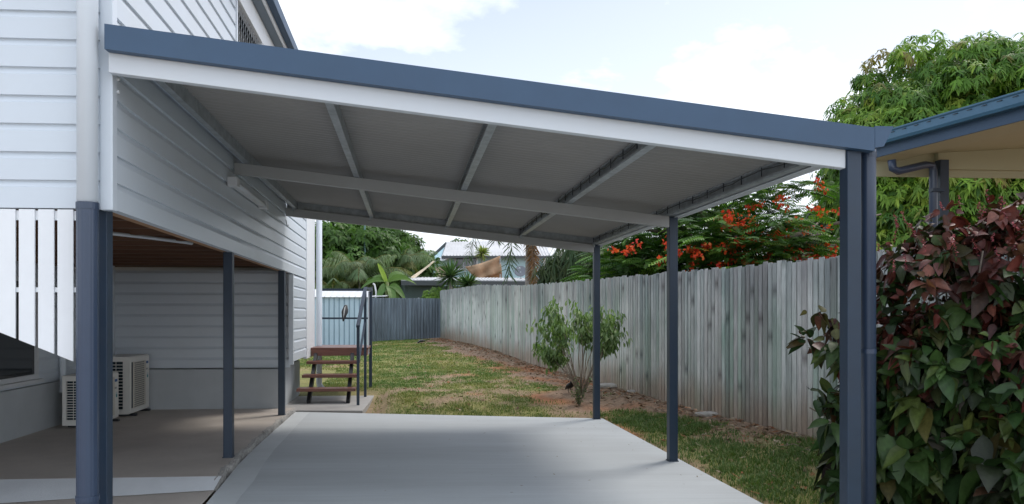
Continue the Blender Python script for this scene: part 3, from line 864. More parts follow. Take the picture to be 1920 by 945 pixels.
# ================================================================== FENCES
tf = thing('timber_fence', (3.2, 14, .2), 'long weathered grey paling fence with green algae streaks', 'fence')
def palings():
    b = MB(); rg = random.Random(8)
    d = Vector((FDX, FDY, 0)).normalized(); nrm = Vector((-d.y, d.x, 0))   # towards the yard
    y = 2.0; i = 0
    Vs = []; Fs = []; Cs = []
    while y < 29:
        w = (.062 if i % 2 == 0 else .064) * rg.uniform(.88, 1.10)
        x = float(fence_x(y)); c = Vector((x, y, 0))
        lay = .016 if i % 2 == 0 else 0
        zt = float(fence_top(y)) + rg.uniform(-.024, .018) - (.010 if i % 2 else 0); z0 = float(fence_base(y)) - .03 + rg.uniform(0, .03) - .0
        tilt = rg.uniform(-.004, .004); lay += rg.uniform(-.003, .003)
        tone = rg.uniform(.74, 1.16) * (1.04 if i % 2 == 0 else .88); warm = rg.uniform(-.02, .02); alg = max(0, rg.gauss(.16, .28)) ; dark = rg.random() < .10
        K = 18
        kn = rg.randint(3, 40)
        base = len(Vs)
        for k in range(K + 1):
            t = k / K; z = z0 + (zt - z0) * t
            off = d * (tilt * t)
            a = c + off - d * w / 2 + nrm * lay; e = c + off + d * w / 2 + nrm * lay
            bow = .0
            for q in (a + nrm * .014, e + nrm * .014, e, a):
                Vs.append((q.x, q.y, z))
            n1 = float(fbm(y * 3.0, z * 1.1, 31)); n2 = float(fbm(y * .45, z * .8, 55)); n3 = float(fbm(i * 7.3, z * 4.0, 12))
            base_c = np.array([.51, .53, .515]) * tone * (.78 + .44 * n3)
            topd = float(sstep(.55, 1.0, t + (n1 - .5) * .6)) * .55
            base_c = base_c * (1 - topd) + np.array([.17, .19, .205]) * topd
            pale = float(sstep(.45, .7, n2)) * float(sstep(.0, .3, t)) * (1 - topd) * .65
            base_c = base_c * (1 - pale) + np.array([.68, .72, .69]) * pale
            g_ = min(.6, alg * float(sstep(.30, .62, n1)) * 1.5 * float(sstep(1.05, .5, t)))
            base_c = base_c * (1 - g_) + np.array([.26, .39, .31]) * g_
            bot = float(sstep(.30, .02, t + (n1 - .5) * .22)) * .75
            base_c = base_c * (1 - bot) + np.array([.30, .225, .15]) * bot
            if dark: base_c *= .72
            if k == kn: base_c = base_c * .45
            base_c[0] += warm
            Cs += [tuple(base_c)] * 4
        for k in range(K):
            o = base + 4 * k
            for a_, b_ in ((0, 1), (1, 2), (2, 3), (3, 0)): Fs.append((o + a_, o + b_, o + 4 + b_, o + 4 + a_))
        Fs.append((base + 3, base + 2, base + 1, base)); o = base + 4 * K; Fs.append((o, o + 1, o + 2, o + 3))
        y += .043 * d.y * rg.uniform(.84, 1.16); i += 1
    return link_mesh('palings', Vs, Fs, M['fence'], tf, col=Cs)


palings()
d = Vector((FDX, FDY, 0)).normalized(); nrm = Vector((-d.y, d.x, 0))
seg = np.linspace(2, 28.9, 13)
for hfrac in (.15, .5, .85):
    b = MB()
    for ya, yb_ in zip(seg[:-1], seg[1:]):
        pa = Vector((float(fence_x(ya)), ya, 0)) - nrm * .022; pb = Vector((float(fence_x(yb_)), yb_, 0)) - nrm * .022
        pa.z = float(fence_base(ya)) + hfrac * 1.75; pb.z = float(fence_base(yb_)) + hfrac * 1.75
        b.bar(pa, pb, .035, .07)
    b.build('fence_rail', M['rail'], tf)
for ya in seg:
    p = Vector((float(fence_x(ya)), ya, 0)) - nrm * .09
    MB().box(p.x - .045, p.x + .045, p.y - .045, p.y + .045, .0, float(fence_top(ya)) - .12).build('fence_post', M['rail'], tf)

# knots on the palings live in the mesh shading; corrugated metal fence at the back
mf = thing('metal_fence', (0, 28.2, .4), 'dark corrugated metal fence across the back of the lawn', 'fence')
def corrugated(p0, p1, z0, z1, pitch, amp, mat_, name, parent, seg_n=6, skew=None):
    p0 = Vector(p0); p1 = Vector(p1); dv = (p1 - p0); Ln = dv.length; dv.normalize(); nv = Vector((-dv.y, dv.x, 0))
    n = int(Ln / pitch * seg_n); V = []; F = []
    for i in range(n + 1):
        s_ = Ln * i / n; q = p0 + dv * s_ + nv * amp * math.sin(2 * PI * s_ / pitch)
        t = i / n
        za = z0[0] + (z0[1] - z0[0]) * t; zc_ = z1[0] + (z1[1] - z1[0]) * t
        V += [(q.x, q.y, za), (q.x, q.y, zc_), (q.x + nv.x * .004, q.y + nv.y * .004, zc_), (q.x + nv.x * .004, q.y + nv.y * .004, za)]
    for i in range(n):
        a = 4 * i
        F += [(a, a + 4, a + 5, a + 1), (a + 1, a + 5, a + 6, a + 2), (a + 2, a + 6, a + 7, a + 3)]
    return link_mesh(name, V, F, mat_, parent)


corrugated((-4.5, 26.2, 0), (1.30, 28.95, 0), (.22, .44), (1.94, 1.96), .125, .022, M['fence_metal'], 'corrugated_panel', mf, 8)
b = MB()
for x in (-3.0, -1.2, .4): b.box(x - .03, x + .03, 26.9 + (x + 3) * .47 + .06, 26.96 + (x + 3) * .47 + .06, .2, 1.98)
b.build('fence_post', M['galv'], mf)

# ================================================================== GARDEN SHED
sh = thing('garden_shed', (-2.3, 24.2, .3), 'pale blue ribbed metal garden shed with white roof behind the stairs', 'shed')
b = MB()
x0, x1, y0, y1, za, zt = -3.9, -1.28, 23.3, 25.2, .25, 1.87
b.box(x0, x1, y0, y1, za, zt)
body = b.build('shed_wall', M['shed'], sh)
rb = MB(); k = 0
x = x0 + .06
while x < x1:
    rb.box(x, x + .02, y0 - .02, y0 - .001, za, zt); x += .155
rb.build('wall_rib', mat('shed_rib_steel', (.16, .25, .33), .5), sh)
rfm = MB()
rfm.add([(x0 - .08, y0 - .08, zt - .0), (x1 + .08, y0 - .08, zt), (x1 + .08, (y0 + y1) / 2, zt + .27), (x0 - .08, (y0 + y1) / 2, zt + .27), (x1 + .08, y1 + .08, zt), (x0 - .08, y1 + .08, zt)],
        [(0, 1, 2, 3), (3, 2, 4, 5), (5, 4, 1, 0)])
x = x0
while x < x1:
    rfm.bar((x, y0 - .08, zt + .01), (x, (y0 + y1) / 2, zt + .28), .025, .02); x += .19
rfm.build('shed_roof', M['zinc'], sh)

# ================================================================== foliage generators
def unit(v): return v / np.maximum(np.linalg.norm(v, axis=1, keepdims=True), 1e-9)


def leaves(p, dirs, nrm, L, W, droop, ts=(0, .35, .75, 1), ws=(0, 1, .7, 0), fold=0.):
    """flat bent leaves. p,dirs,nrm (N,3)."""
    n = len(p)
    side = unit(np.cross(dirs, nrm)); nn = unit(np.cross(side, dirs))
    rows = []; counts = []
    for t, w in zip(ts, ws):
        c = p + dirs * (L * t)[:, None] - np.array([0, 0, 1.]) * (droop * L * t * t)[:, None]
        if w == 0: rows.append(c[:, None]); counts.append(1)
        else:
            hw = (W * w * .5)[:, None]
            if fold: rows.append(np.stack([c - side * hw + nn * hw * fold, c, c + side * hw + nn * hw * fold], 1)); counts.append(3)
            else: rows.append(np.stack([c - side * hw, c + side * hw], 1)); counts.append(2)
    V = np.concatenate(rows, 1); k = V.shape[1]
    st_ = np.cumsum([0] + counts)
    faces = []
    for i in range(len(ts) - 1):
        a, b_ = st_[i], st_[i + 1]; ca, cb = counts[i], counts[i + 1]
        for j in range(max(ca, cb) - 1):
            if ca == 1: faces.append((a, b_ + j + 1, b_ + j))
            elif cb == 1: faces.append((a + j, a + j + 1, b_))
            else: faces.append((a + j, a + j + 1, b_ + j + 1, b_ + j))
    base = (np.arange(n) * k)[:, None]
    F = []
    for f in faces: F += (base + np.array(f)).tolist()
    return V.reshape(-1, 3), F, k


def palette(rg, n, pal, wts, jit=.25):
    pal = np.array(pal, float); idx = rg.choice(len(pal), n, p=np.array(wts) / sum(wts))
    return pal[idx] * rg.uniform(1 - jit, 1 + jit, (n, 1))


def sphere_dirs(rg, n):
    return unit(rg.normal(size=(n, 3)))


def clump_centres(rg, c, rad, n, inner=.55, floor=-.5, yfront=2.):
    d = sphere_dirs(rg, n * 5); d = d[(d[:, 2] > floor) & (d[:, 1] < yfront)][:n]
    r = rg.uniform(inner, 1, len(d)) ** .6
    return np.array(c) + d * r[:, None] * np.array(rad), d


def rosette_crown(seed, blobs, n_clump, per, leaf_n, L, W, pal, wts, clump_r=.6, droop=.5, floor=-.6, yfront=2.):
    """crown of leaf rosettes: blobs=[(centre, radii)], clumps on each blob, rosettes on each clump"""
    rg = np.random.default_rng(seed)
    Ps = []; Ns = []; CI = []
    ci = 0
    for c, rad in blobs:
        cc, dd = clump_centres(rg, c, rad, n_clump, .6, floor, yfront)
        for q in cc:
            r = clump_r * rg.uniform(.65, 1.25)
            d = sphere_dirs(rg, per); d[:, 2] = np.abs(d[:, 2]) * .9 - .25; d = unit(d)
            Ps.append(q + d * np.array([r, r, r * .72]) * rg.uniform(.75, 1.05, (per, 1))); Ns.append(d); CI.append(np.full(per, ci)); ci += 1
    Ps = np.concatenate(Ps); Ns = np.concatenate(Ns); CI = np.concatenate(CI)
    n = len(Ps)
    ax = unit(Ns + np.array([0, 0, .35]))
    P_ = np.repeat(Ps, leaf_n, 0); A = np.repeat(ax, leaf_n, 0)
    rnd = sphere_dirs(rg, n * leaf_n); rad_ = unit(rnd - A * np.sum(rnd * A, 1, keepdims=True))
    d = unit(rad_ * 1.0 + A * rg.uniform(.0, .6, (len(A), 1)) + np.array([0, 0, -.30]))
    Ls = rg.uniform(.7, 1.25, len(d)) * L; Ws = Ls / L * W * rg.uniform(.8, 1.2, len(d))
    V, F, k = leaves(P_, d, A, Ls, Ws, np.full(len(d), droop))
    tint = palette(rg, ci, pal, wts, .12)
    c = tint[np.repeat(CI, leaf_n)] * .6 + palette(rg, n, pal, wts, .15)[np.repeat(np.arange(n), leaf_n)] * .4
    c = c * rg.uniform(.8, 1.2, (len(c), 1))
    return V, F, np.repeat(c, k, 0)


def limbs(b, base, tips, r0, rg, wob=.25, n=6, rt=.03):
    for t in tips:
        a = Vector(base); e = Vector(t); pts = []; rr_ = []
        for i in range(n + 1):
            s_ = i / n
            p = a.lerp(e, s_) + Vector((rg.uniform(-1, 1), rg.uniform(-1, 1), rg.uniform(-.5, .5))) * wob * math.sin(PI * s_)
            p.z += math.sin(PI * s_) * .12 * (e - a).length
            pts.append(p); rr_.append(r0 * (1 - s_) + rt * s_)
        b.tube(pts, rr_, 7)


def gz_(x, y): return float(ground_z(x, y))


# ---------------- mango tree (right)
mx, my = at(1842, 20.0)
mz = gz_(mx, my)
mango = thing('mango_tree', (mx, my, mz), 'large bright green domed tree with drooping leaves behind the neighbouring roof', 'tree')
rg = random.Random(3)
b = MB(); b.tube([(mx, my, mz - .1), (mx + .1, my, 1.2), (mx, my + .1, 2.6)], [.42, .33, .27], 12)
limbs(b, (mx, my, 2.4), [(mx - 2.6, my - 1, 5.2), (mx + 2.8, my, 5.5), (mx - .6, my - 1.5, 6.8), (mx + .5, my + 1.5, 6.9), (mx - 2.4, my - 1.6, 3.2), (mx + 1.5, my - 2, 4.2)], .2, rg)
b.build('trunk', M['bark'], mango, smooth=True)
MP = [(.05, .125, .020), (.10, .21, .026), (.18, .30, .034), (.29, .36, .05), (.24, .13, .05)]
blobs = [((mx - .2, my, 5.2), (4.15, 3.0, 3.5)), ((mx - .6, my - .6, 5.4), (3.2, 2.4, 2.7)), ((mx + 2.4, my + .4, 5.4), (2.8, 2.6, 3.0)), ((mx - 1.6, my - .8, 3.6), (2.3, 1.8, 2.2)), ((mx - 2.6, my - .2, 5.2), (1.5, 1.5, 2.0)), ((mx - 2.6, my - 1.0, 2.4), (1.5, 1.2, 1.3))]
V, F, C = rosette_crown(21, blobs, 98, 70, 7, .175, .043, MP, (3, 4, 2.6, .9, .25), .62, .6, yfront=.35)
link_mesh('crown', V, F, M['leaf'], mango, col=C)

# ---------------- flame tree (poinciana)
fx, fy = at(1420, 15.2)
fz = gz_(fx, fy)
flame = thing('flame_tree', (fx, fy, fz), 'spreading feathery tree with scarlet flower clusters behind the paling fence', 'tree')
b = MB(); b.tube([(fx + .4, fy + .4, fz - .1), (fx + .3, fy + .3, 1.0), (fx + .1, fy + .2, 1.9)], [.26, .2, .17], 10)
tips = []
rgp = random.Random(12)
for k in range(15):
    a = 2 * PI * k / 15 + rgp.uniform(-.2, .2); rr_ = rgp.uniform(1.5, 3.2)
    tips.append((fx + math.cos(a) * rr_, fy + math.sin(a) * rr_ * .7, rgp.uniform(2.2, 4.0)))
limbs(b, (fx + .1, fy + .2, 1.8), tips, .09, rgp, .35, 7, .015)
b.build('trunk', M['bark'], flame, smooth=True)


def feather_fronds(rg, P0, D, Lf, pal, wts, npin=9, pw=.034, pl=.11):
    """bipinnate fronds: flat double rows of pinnae"""
    n = len(P0)
    up = np.array([0, 0, 1.])
    D = unit(D); side = unit(np.cross(D, up + rg.normal(size=(n, 3)) * .25))
    ps = []; ds = []; ns = []; ls = []
    for i in range(npin):
        t = .15 + .85 * i / (npin - 1)
        c = P0 + D * (Lf * t)[:, None] - up * (.28 * Lf * t * t)[:, None]
        for sg in (-1, 1):
            ps.append(c); ds.append(unit(side * sg + D * .45 - up * .12)); ns.append(np.tile(up, (n, 1)) + D * .1)
            ls.append(Lf / .45 * pl * (1.15 - .8 * abs(t - .45)))
    ps = np.concatenate(ps); ds = np.concatenate(ds); ns = np.concatenate(ns); ls = np.concatenate(ls)
    V, F, k = leaves(ps, ds, ns, ls, np.full(len(ps), pw), np.full(len(ps), .25), (0, .3, .8, 1), (.5, 1, .8, 0))
    c = palette(rg, n, pal, wts, .25); c = np.tile(c, (npin * 2, 1)) * rg.uniform(.85, 1.15, (len(ps), 1))
    return V, F, np.repeat(c, k, 0)


rgn = np.random.default_rng(33)
cl = []
# flattened tiers of foliage
tiers = []
for k in range(330):
    a = rgn.uniform(0, 2 * PI); rr_ = math.sqrt(rgn.uniform(.02, 1)) * 3.5
    x = fx + math.cos(a) * rr_ * .95; y = fy + math.sin(a) * rr_ * .75
    zmax = 4.55 - .13 * rr_ * rr_ * .9
    if x < fx - 1.2: zmax -= .35
    z = rgn.uniform(1.55, zmax)
    if (x * CS - y * SN) / (x * SN + y * CS) * FPX + CX > 1560: continue
    tiers.append((x, y, z))
Pf = []; Df = []
for t in tiers:
    m_ = 24
    a = rgn.uniform(0, 2 * PI, m_)
    d = np.stack([np.cos(a), np.sin(a), rgn.uniform(-.15, .4, m_)], 1)
    Pf.append(np.array(t) + d * rgn.uniform(.0, .28, (m_, 1)) + rgn.normal(size=(m_, 3)) * np.array([.12, .12, .05])); Df.append(d)
Pf = np.concatenate(Pf); Df = np.concatenate(Df)
V, F, C = feather_fronds(rgn, Pf, Df, rgn.uniform(.3, .5, len(Pf)), [(.05, .12, .022), (.085, .18, .03), (.14, .24, .04), (.03, .075, .02)], (4, 3, 1.6, 2))
link_mesh('crown', V, F, M['leaf'], flame, col=C)


def blossoms(rg, centres, rad, per, size, pal, wts):
    c = np.repeat(np.array(centres), per, 0); n = len(c)
    d = sphere_dirs(rg, n)
    p = c + d * np.array(rad) * rg.uniform(.2, 1, (n, 1))
    dd = sphere_dirs(rg, n); nn = sphere_dirs(rg, n)
    s = rg.uniform(.7, 1.3, n) * size
    V, F, k = leaves(p, dd, nn, s, s * .75, np.full(n, .2))
    return V, F, np.repeat(palette(rg, n, pal, wts, .2), k, 0)


fc = []
for (px, py, d, m_) in ((1165, 470, 14.3, 3), (1180, 462, 14.3, 2), (1237, 461, 14.2, 1), (1310, 465, 13.6, 4), (1300, 470, 13.8, 3), (1330, 463, 13.6, 3), (1316, 490, 13.7, 3), (1361, 402, 13.9, 2), (1385, 400, 13.9, 3),
                        (1390, 420, 13.7, 4), (1352, 410, 13.9, 2), (1412, 383, 14.5, 2), (1453, 375, 14.2, 2), (1471, 378, 14.2, 1), (1364, 455, 13.8, 3), (1420, 450, 13.9, 3), (1432, 455, 13.9, 3),
                        (1395, 488, 13.8, 3), (1405, 480, 13.8, 2), (1470, 478, 13.7, 3), (1490, 470, 13.7, 2), (1490, 437, 14, 2), (1478, 415, 14.2, 2), (1535, 394, 13.9, 2), (1560, 388, 13.8, 2), (1530, 432, 14, 2), (1550, 350, 14, 2),
                        (1562, 472, 13.6, 2), (1525, 478, 13.6, 2), (1345, 480, 13.9, 2), (1440, 495, 13.6, 2), (1500, 492, 13.5, 2), (1540, 490, 13.5, 1), (1240, 480, 14, 2), (1375, 470, 13.8, 2), (1415, 425, 14, 2), (1455, 440, 14, 2), (1510, 455, 14, 2)):
    q = P(px, py + 4, d - .75)
    for j in range(m_ + 1):
        fc.append((q.x + rgn.normal() * .10 * m_ ** .5, q.y + rgn.normal() * .15, q.z + rgn.normal() * .055))
V, F, C = blossoms(rgn, fc, (.12, .12, .07), 11, .062, [(.62, .055, .020), (.70, .10, .028), (.48, .03, .02), (.55, .16, .04)], (4, 3, 2, 1))
link_mesh('blossoms', V, F, M['flower'], flame, col=C)

# dark hedge-tree mass low behind the fence beside the flame tree
def plain_tree(name, px, d, py_top, width, label, seed, pal, wts, n_cl=40, per=22, L=.26, W=.09, trunk_r=.18, droop=.3, depth=None, zlow=.35, group=None, clr=.55, leaf_n=6, cat='tree'):
    x, y = at(px, d); z0 = gz_(x, y); zt = zat(py_top, d)
    t = thing(name, (x, y, z0), label, cat, group)
    h = zt - z0
    rg_ = random.Random(seed)
    b = MB(); b.tube([(x, y, z0 - .1), (x + .05, y, z0 + h * .3), (x, y + .05, z0 + h * .55)], [trunk_r, trunk_r * .75, trunk_r * .55], 9)
    limbs(b, (x, y, z0 + h * .4), [(x + rg_.uniform(-.7, .7) * width * .5, y + rg_.uniform(-.4, .4) * width * .5, z0 + h * rg_.uniform(.55, .85)) for _ in range(6)], trunk_r * .5, rg_)
    b.build('trunk', M['bark'], t, smooth=True)
    zc = z0 + h * (zlow + 1) / 2
    rz = h * (1 - zlow) / 2
    dp_ = depth or width * .8
    blobs = [((x, y, zc), (width / 2 * .85, dp_ / 2 * .85, rz * .9)), ((x - width * .18, y - .2, zc - rz * .25), (width * .36, dp_ * .36, rz * .75)), ((x + width * .2, y + .2, zc - rz * .15), (width * .34, dp_ * .34, rz * .75))]
    V, F, C = rosette_crown(seed, blobs, n_cl, per, leaf_n, L, W, pal, wts, clr, droop, -.8)
    link_mesh('crown', V, F, M['leaf'], t, col=C)
    return t


DK = [(.020, .045, .014), (.032, .065, .018), (.05, .09, .022)]
GR = [(.045, .095, .02), (.07, .135, .026), (.10, .17, .035)]
YG = [(.13, .17, .03), (.20, .20, .03), (.08, .13, .025)]
plain_tree('shade_tree', 1215, 19, 452, 2.9, 'dark green tree low behind the flame tree', 51, DK, (3, 3, 1), 30, 20, .22, .07, .14, zlow=.1)
plain_tree('shade_tree', 1098, 20, 440, 1.7, 'dark drooping tree above the fence by the far carport post', 52, [(.03, .065, .02), (.06, .085, .025), (.09, .10, .035)], (3, 2, 1), 24, 18, .34, .05, .1, droop=.9, zlow=.38)
plain_tree('shade_tree', 1640, 22, 330, 5.5, 'dark green tree between the flame tree and mango tree', 53, DK, (2, 3, 1.5), 42, 22, .28, .09, .2, zlow=.12, clr=.7)
plain_tree('mango_tree', 625, 38, 398, 6.6, 'big dark green tree beyond the garden shed', 54, [(.032, .078, .014), (.06, .135, .02), (.10, .20, .03)], (3, 3, 1.5), 100, 34, .28, .10, .35, zlow=.1, clr=.85)
plain_tree('mango_tree', 712, 42, 410, 5.0, 'dark green tree behind the palms and light pole', 55, [(.035, .085, .015), (.065, .14, .022), (.10, .19, .03)], (3, 3, 1), 70, 30, .28, .10, .3, zlow=.1, clr=.85)
plain_tree('shade_tree', 1052, 62, 484, 4.5, 'light green tree beyond the white hip roof', 56, GR, (1, 2, 2), 30, 18, .5, .18, .2, zlow=.1, clr=.9)
plain_tree('shade_tree', 858, 75, 446, 5.0, 'small green tree top showing above the blue house roof', 57, GR, (2, 2, 2), 26, 18, .55, .2, .25, zlow=.3, clr=1.)
plain_tree('garden_shrub', 777, 44, 474, 1.4, 'yellow green croton shrub beside the blue house', 58, YG, (2, 2, 2), 30, 18, .26, .08, .06, zlow=.05, clr=.45, cat='shrub')
plain_tree('garden_shrub', 642, 35, 492, .8, 'yellow tipped shrub left of the palms', 59, YG, (1, 2, 2), 22, 16, .26, .08, .06, zlow=.05, clr=.4, cat='shrub')
plain_tree('garden_shrub', 812, 30.5, 537, 1.3, 'bright green shrub rising over the corner of metal fence', 60, [(.10, .19, .03), (.14, .24, .04), (.07, .14, .025)], (2, 2, 1), 24, 18, .14, .05, .05, zlow=.1, clr=.3, cat='shrub')

# ---------------- palms
def frond_mesh(base, d0, L, droop, n=26, leaf_l=.5, leaf_w=.035, bushy=False, rg=None, hang=.35, curl=1.0):
    """pinnate frond: rachis tube + leaflets. returns V,F, kind index per vertex(0 rachis 1 leaf)"""
    base = np.array(base); d0 = np.array(d0, float); d0 /= np.linalg.norm(d0)
    up = np.array([0, 0, 1.])
    ts = np.linspace(0, 1, n)
    pts = base + d0 * (L * ts)[:, None] - up * (droop * L * ts ** 2 * curl)[:, None]
    b = MB(); b.tube([tuple(p) for p in pts[::3]] + [tuple(pts[-1])], [.022 * (1 - .8 * t) for t in ts[::3]] + [.004], 5)
    tan = np.gradient(pts, axis=0); tan = unit(tan)
    side = unit(np.cross(tan, up + np.array([.01, .02, 0])))
    nrm_ = unit(np.cross(side, tan))
    k0 = 4
    ps = []; ds = []; ns = []; ls = []
    reps = 3 if bushy else 1
    for r_ in range(reps):
        for sg in (-1, 1):
            jit = rg.normal(size=(n - k0, 3)) * (.35 if bushy else .10)
            el = (r_ - 1) * .9 if bushy else .25
            ps.append(pts[k0:]); ds.append(unit(side[k0:] * sg + tan[k0:] * .55 + nrm_[k0:] * el - up * hang + jit)); ns.append(nrm_[k0:] + jit)
            ls.append(leaf_l * np.clip(np.sin(PI * (.12 + .84 * ts[k0:])), .8 if bushy else .25, 1) * rg.uniform(.85, 1.15, n - k0))
    ps = np.concatenate(ps); ds = np.concatenate(ds); ns = np.concatenate(ns); ls = np.concatenate(ls)
    V, F, k = leaves(ps, ds, ns, ls, np.full(len(ps), leaf_w), np.full(len(ps), hang * .9))
    nb = len(b.v)
    return np.concatenate([np.array([tuple(v) for v in b.v]), V]), b.f + [tuple(i + nb for i in f) for f in F], nb


def add_frond(parent, name, col, rcol, rg, **kw):
    V, F, nb = frond_mesh(rg=rg, **kw)
    c = np.tile(np.array(col), (len(V), 1)); c[:nb] = rcol
    blk = 6
    c[nb:] *= np.repeat(rg.uniform(.75, 1.25, (len(V) - nb + blk - 1) // blk), blk)[:len(V) - nb, None]
    return link_mesh(name, V, F, M['leaf'], parent, col=c)


def cane_palm(px, d, py_top, label, seed, nst=3, nf=6):
    rg_ = np.random.default_rng(seed)
    x, y = at(px, d); z0 = gz_(x, y); H = zat(py_top, d) - z0
    t = thing('cane_palm', (x, y, z0), label, 'palm', 'feathery palms beyond the back fence')
    for s_ in range(nst):
        a = 2 * PI * s_ / nst + .5; r0 = .35
        bx_, by_ = x + math.cos(a) * r0, y + math.sin(a) * r0
        h = H * rg_.uniform(.50, .68)
        MB().tube([(bx_, by_, z0 - .05), (bx_ + math.cos(a) * .1, by_ + math.sin(a) * .1, z0 + h * .5), (bx_ + math.cos(a) * .3, by_ + math.sin(a) * .3, z0 + h)], [.06, .05, .045], 7).build('trunk', M['palm_trunk'], t, smooth=True)
        for f in range(nf):
            aa = 2 * PI * f / nf + rg_.uniform(-.4, .4); el = rg_.uniform(.8, 2.4)
            col = [(.10, .16, .075), (.13, .185, .085), (.17, .18, .07), (.08, .13, .055)][rg_.integers(0, 4)]
            add_frond(t, 'frond', col, (.20, .19, .06), rg_, base=(bx_ + math.cos(a) * .3, by_ + math.sin(a) * .3, z0 + h), d0=(math.cos(aa), math.sin(aa), el), L=H * rg_.uniform(.45, .62), droop=rg_.uniform(.4, .8), n=56, leaf_l=.62, leaf_w=.026, hang=.7)


cane_palm(676, 34.5, 432, 'grey green feathery palm clump left of the banana plant', 71, 3, 9)
cane_palm(732, 38.5, 432, 'taller feathery palm clump behind the banana plant', 72, 4, 9)
cane_palm(650, 34, 478, 'low golden green palm clump just above the garden shed roof', 73, 2, 8)

# foxtail palm
def foxtail():
    d = 24.0
    x, y = at(994, d); z0 = gz_(x, y)
    t = thing('foxtail_palm', (x, y, z0), 'palm with thick grey trunk and bushy hanging fronds, one of them brown', 'palm')
    rg_ = np.random.default_rng(81)
    zt = 5.45
    b = MB(); b.tube([(x, y, z0 - .1), (x, y, z0 + 1.2), (x + .02, y, 3.6), (x, y, zt)], [.19, .18, .16, .10], 14)
    b.build('trunk', M['palm_trunk'], t, smooth=True)
    top_ = (x, y, zt - .05)
    gcol = (.045, .085, .030)
    for (ex, ey, rise, L, dr, dead) in ((-.82, -.1, .55, 2.5, 1.48, 0), (-.35, -.3, .75, 2.0, 2.25, 0), (.8, -.2, .6, 2.4, 1.35, 0), (.5, .7, .7, 2.3, 1.2, 0), (-.5, .8, .8, 2.3, 1.3, 0), (.15, .3, 1.1, 2.2, .7, 0), (-.2, -.5, 1.0, 2.2, .8, 0), (.4, -.7, .8, 2.2, 1.1, 0), (.03, -.13, -1.0, 3.15, .0, 1)):
        o = add_frond(t, 'frond', (.17, .085, .035) if dead else gcol, (.10, .07, .03) if dead else (.10, .13, .05), rg_, base=top_, d0=(ex, ey, rise), L=L, droop=dr, n=46, leaf_l=.46 if not dead else .40, leaf_w=.034, bushy=True, hang=.35)
        if dead: o['label'] = 'brown dead frond hanging down the trunk'
    return t


foxtail()

# banana plant
def banana():
    d = 30.0
    x, y = at(727, d); z0 = gz_(x, y)
    t = thing('banana_plant', (x, y, z0), 'banana plant with broad green leaves and one upright pale leaf', 'plant')
    MB().tube([(x, y, z0 - .05), (x, y, 1.5), (x - .02, y, 2.65)], [.12, .10, .07], 10).build('stem', mat('banana_stem', (.16, .20, .06), .6, var=.2), t, smooth=True)
    rg_ = np.random.default_rng(91)
    spec = [((-.38, -.05, 1.), 1.15, .10, (.26, .36, .06)), ((-1, -.2, .55), 1.35, .75, (.075, .15, .03)), ((1, -.3, .75), 1.5, .65, (.10, .18, .035)), ((.75, -.7, .35), 1.1, .9, (.085, .16, .035)), ((-.5, -.9, .25), 1.0, 1.0, (.06, .13, .03)), ((.25, -.9, .2), 1.1, 1.1, (.09, .17, .04)), ((-.8, .5, .8), 1.4, .6, (.07, .14, .03)), ((.6, .6, .9), 1.5, .5, (.08, .16, .03)), ((.3, -.5, -.05), 1.0, .9, (.09, .15, .04))]
    for dd, L, dr, c in spec:
        p = np.array([[x, y, 2.62 if L > 1.2 else 2.45]]); dv = unit(np.array([dd], float)); nr = np.array([[.2, -.6, .6]])
        V, F, k = leaves(p, dv, nr, np.array([L]), np.array([.34 if dr > .2 else .22]), np.array([dr]), (0, .12, .25, .4, .55, .7, .85, 1), (.12, .5, .9, 1, 1, .9, .6, 0), fold=.35)
        link_mesh('leaf', V, F, M['leaf'], t, col=np.tile(c, (len(V), 1)))


banana()

# spiky yuccas
def yucca(px, d, py, py0, rad, label, seed, pal=((.055, .105, .045), (.085, .15, .06), (.035, .07, .03))):
    x, y = at(px, d); z0 = gz_(x, y); zc = zat(py, d)
    t = thing('yucca_plant', (x, y, z0), label, 'plant', 'spiky yuccas behind the fence corner')
    MB().tube([(x, y, z0 - .05), (x, y, zc)], [.10, .07], 8).build('trunk', M['palm_trunk'], t, smooth=True)
    rg_ = np.random.default_rng(seed); n = 190
    dd = sphere_dirs(rg_, n); dd[:, 2] = dd[:, 2] * .8 + .25; dd = unit(dd)
    V, F, k = leaves(np.tile((x, y, zc), (n, 1)) + dd * .05, dd, np.tile((0, .3, 1.), (n, 1)), rg_.uniform(.8, 1.05, n) * rad, np.full(n, .055), np.full(n, .12), (0, .3, .7, 1), (.7, 1, .7, 0), fold=.2)
    c = palette(rg_, n, pal, (2, 2, 1))
    link_mesh('leaf_head', V, F, M['leaf'], t, col=np.repeat(c, k, 0))


yucca(845, 30.2, 519, 0, .85, 'large spiky yucca in front of the green shed', 101)
yucca(878, 26.5, 533, 0, .50, 'smaller spiky yucca just over the timber fence', 102)
# pale variegated plant high in the foxtail
yucca(904, 45.2, 474, 0, .55, 'pale yellow green spiky plant against the blue house windows', 103, [(.26, .30, .07), (.34, .36, .12), (.16, .22, .05)])

# ================================================================== neighbours' buildings
def quad_prism(b, pts, thick):
    """thicken a planar quad along its normal"""
    p = [Vector(q) for q in pts]; n_ = (p[1] - p[0]).cross(p[2] - p[0]).normalized() * thick
    V = p + [q + n_ for q in p]; k = len(p)
    b.add(V, [tuple(range(k - 1, -1, -1)), tuple(range(k, 2 * k))] + [(i, (i + 1) % k, k + (i + 1) % k, k + i) for i in range(k)])


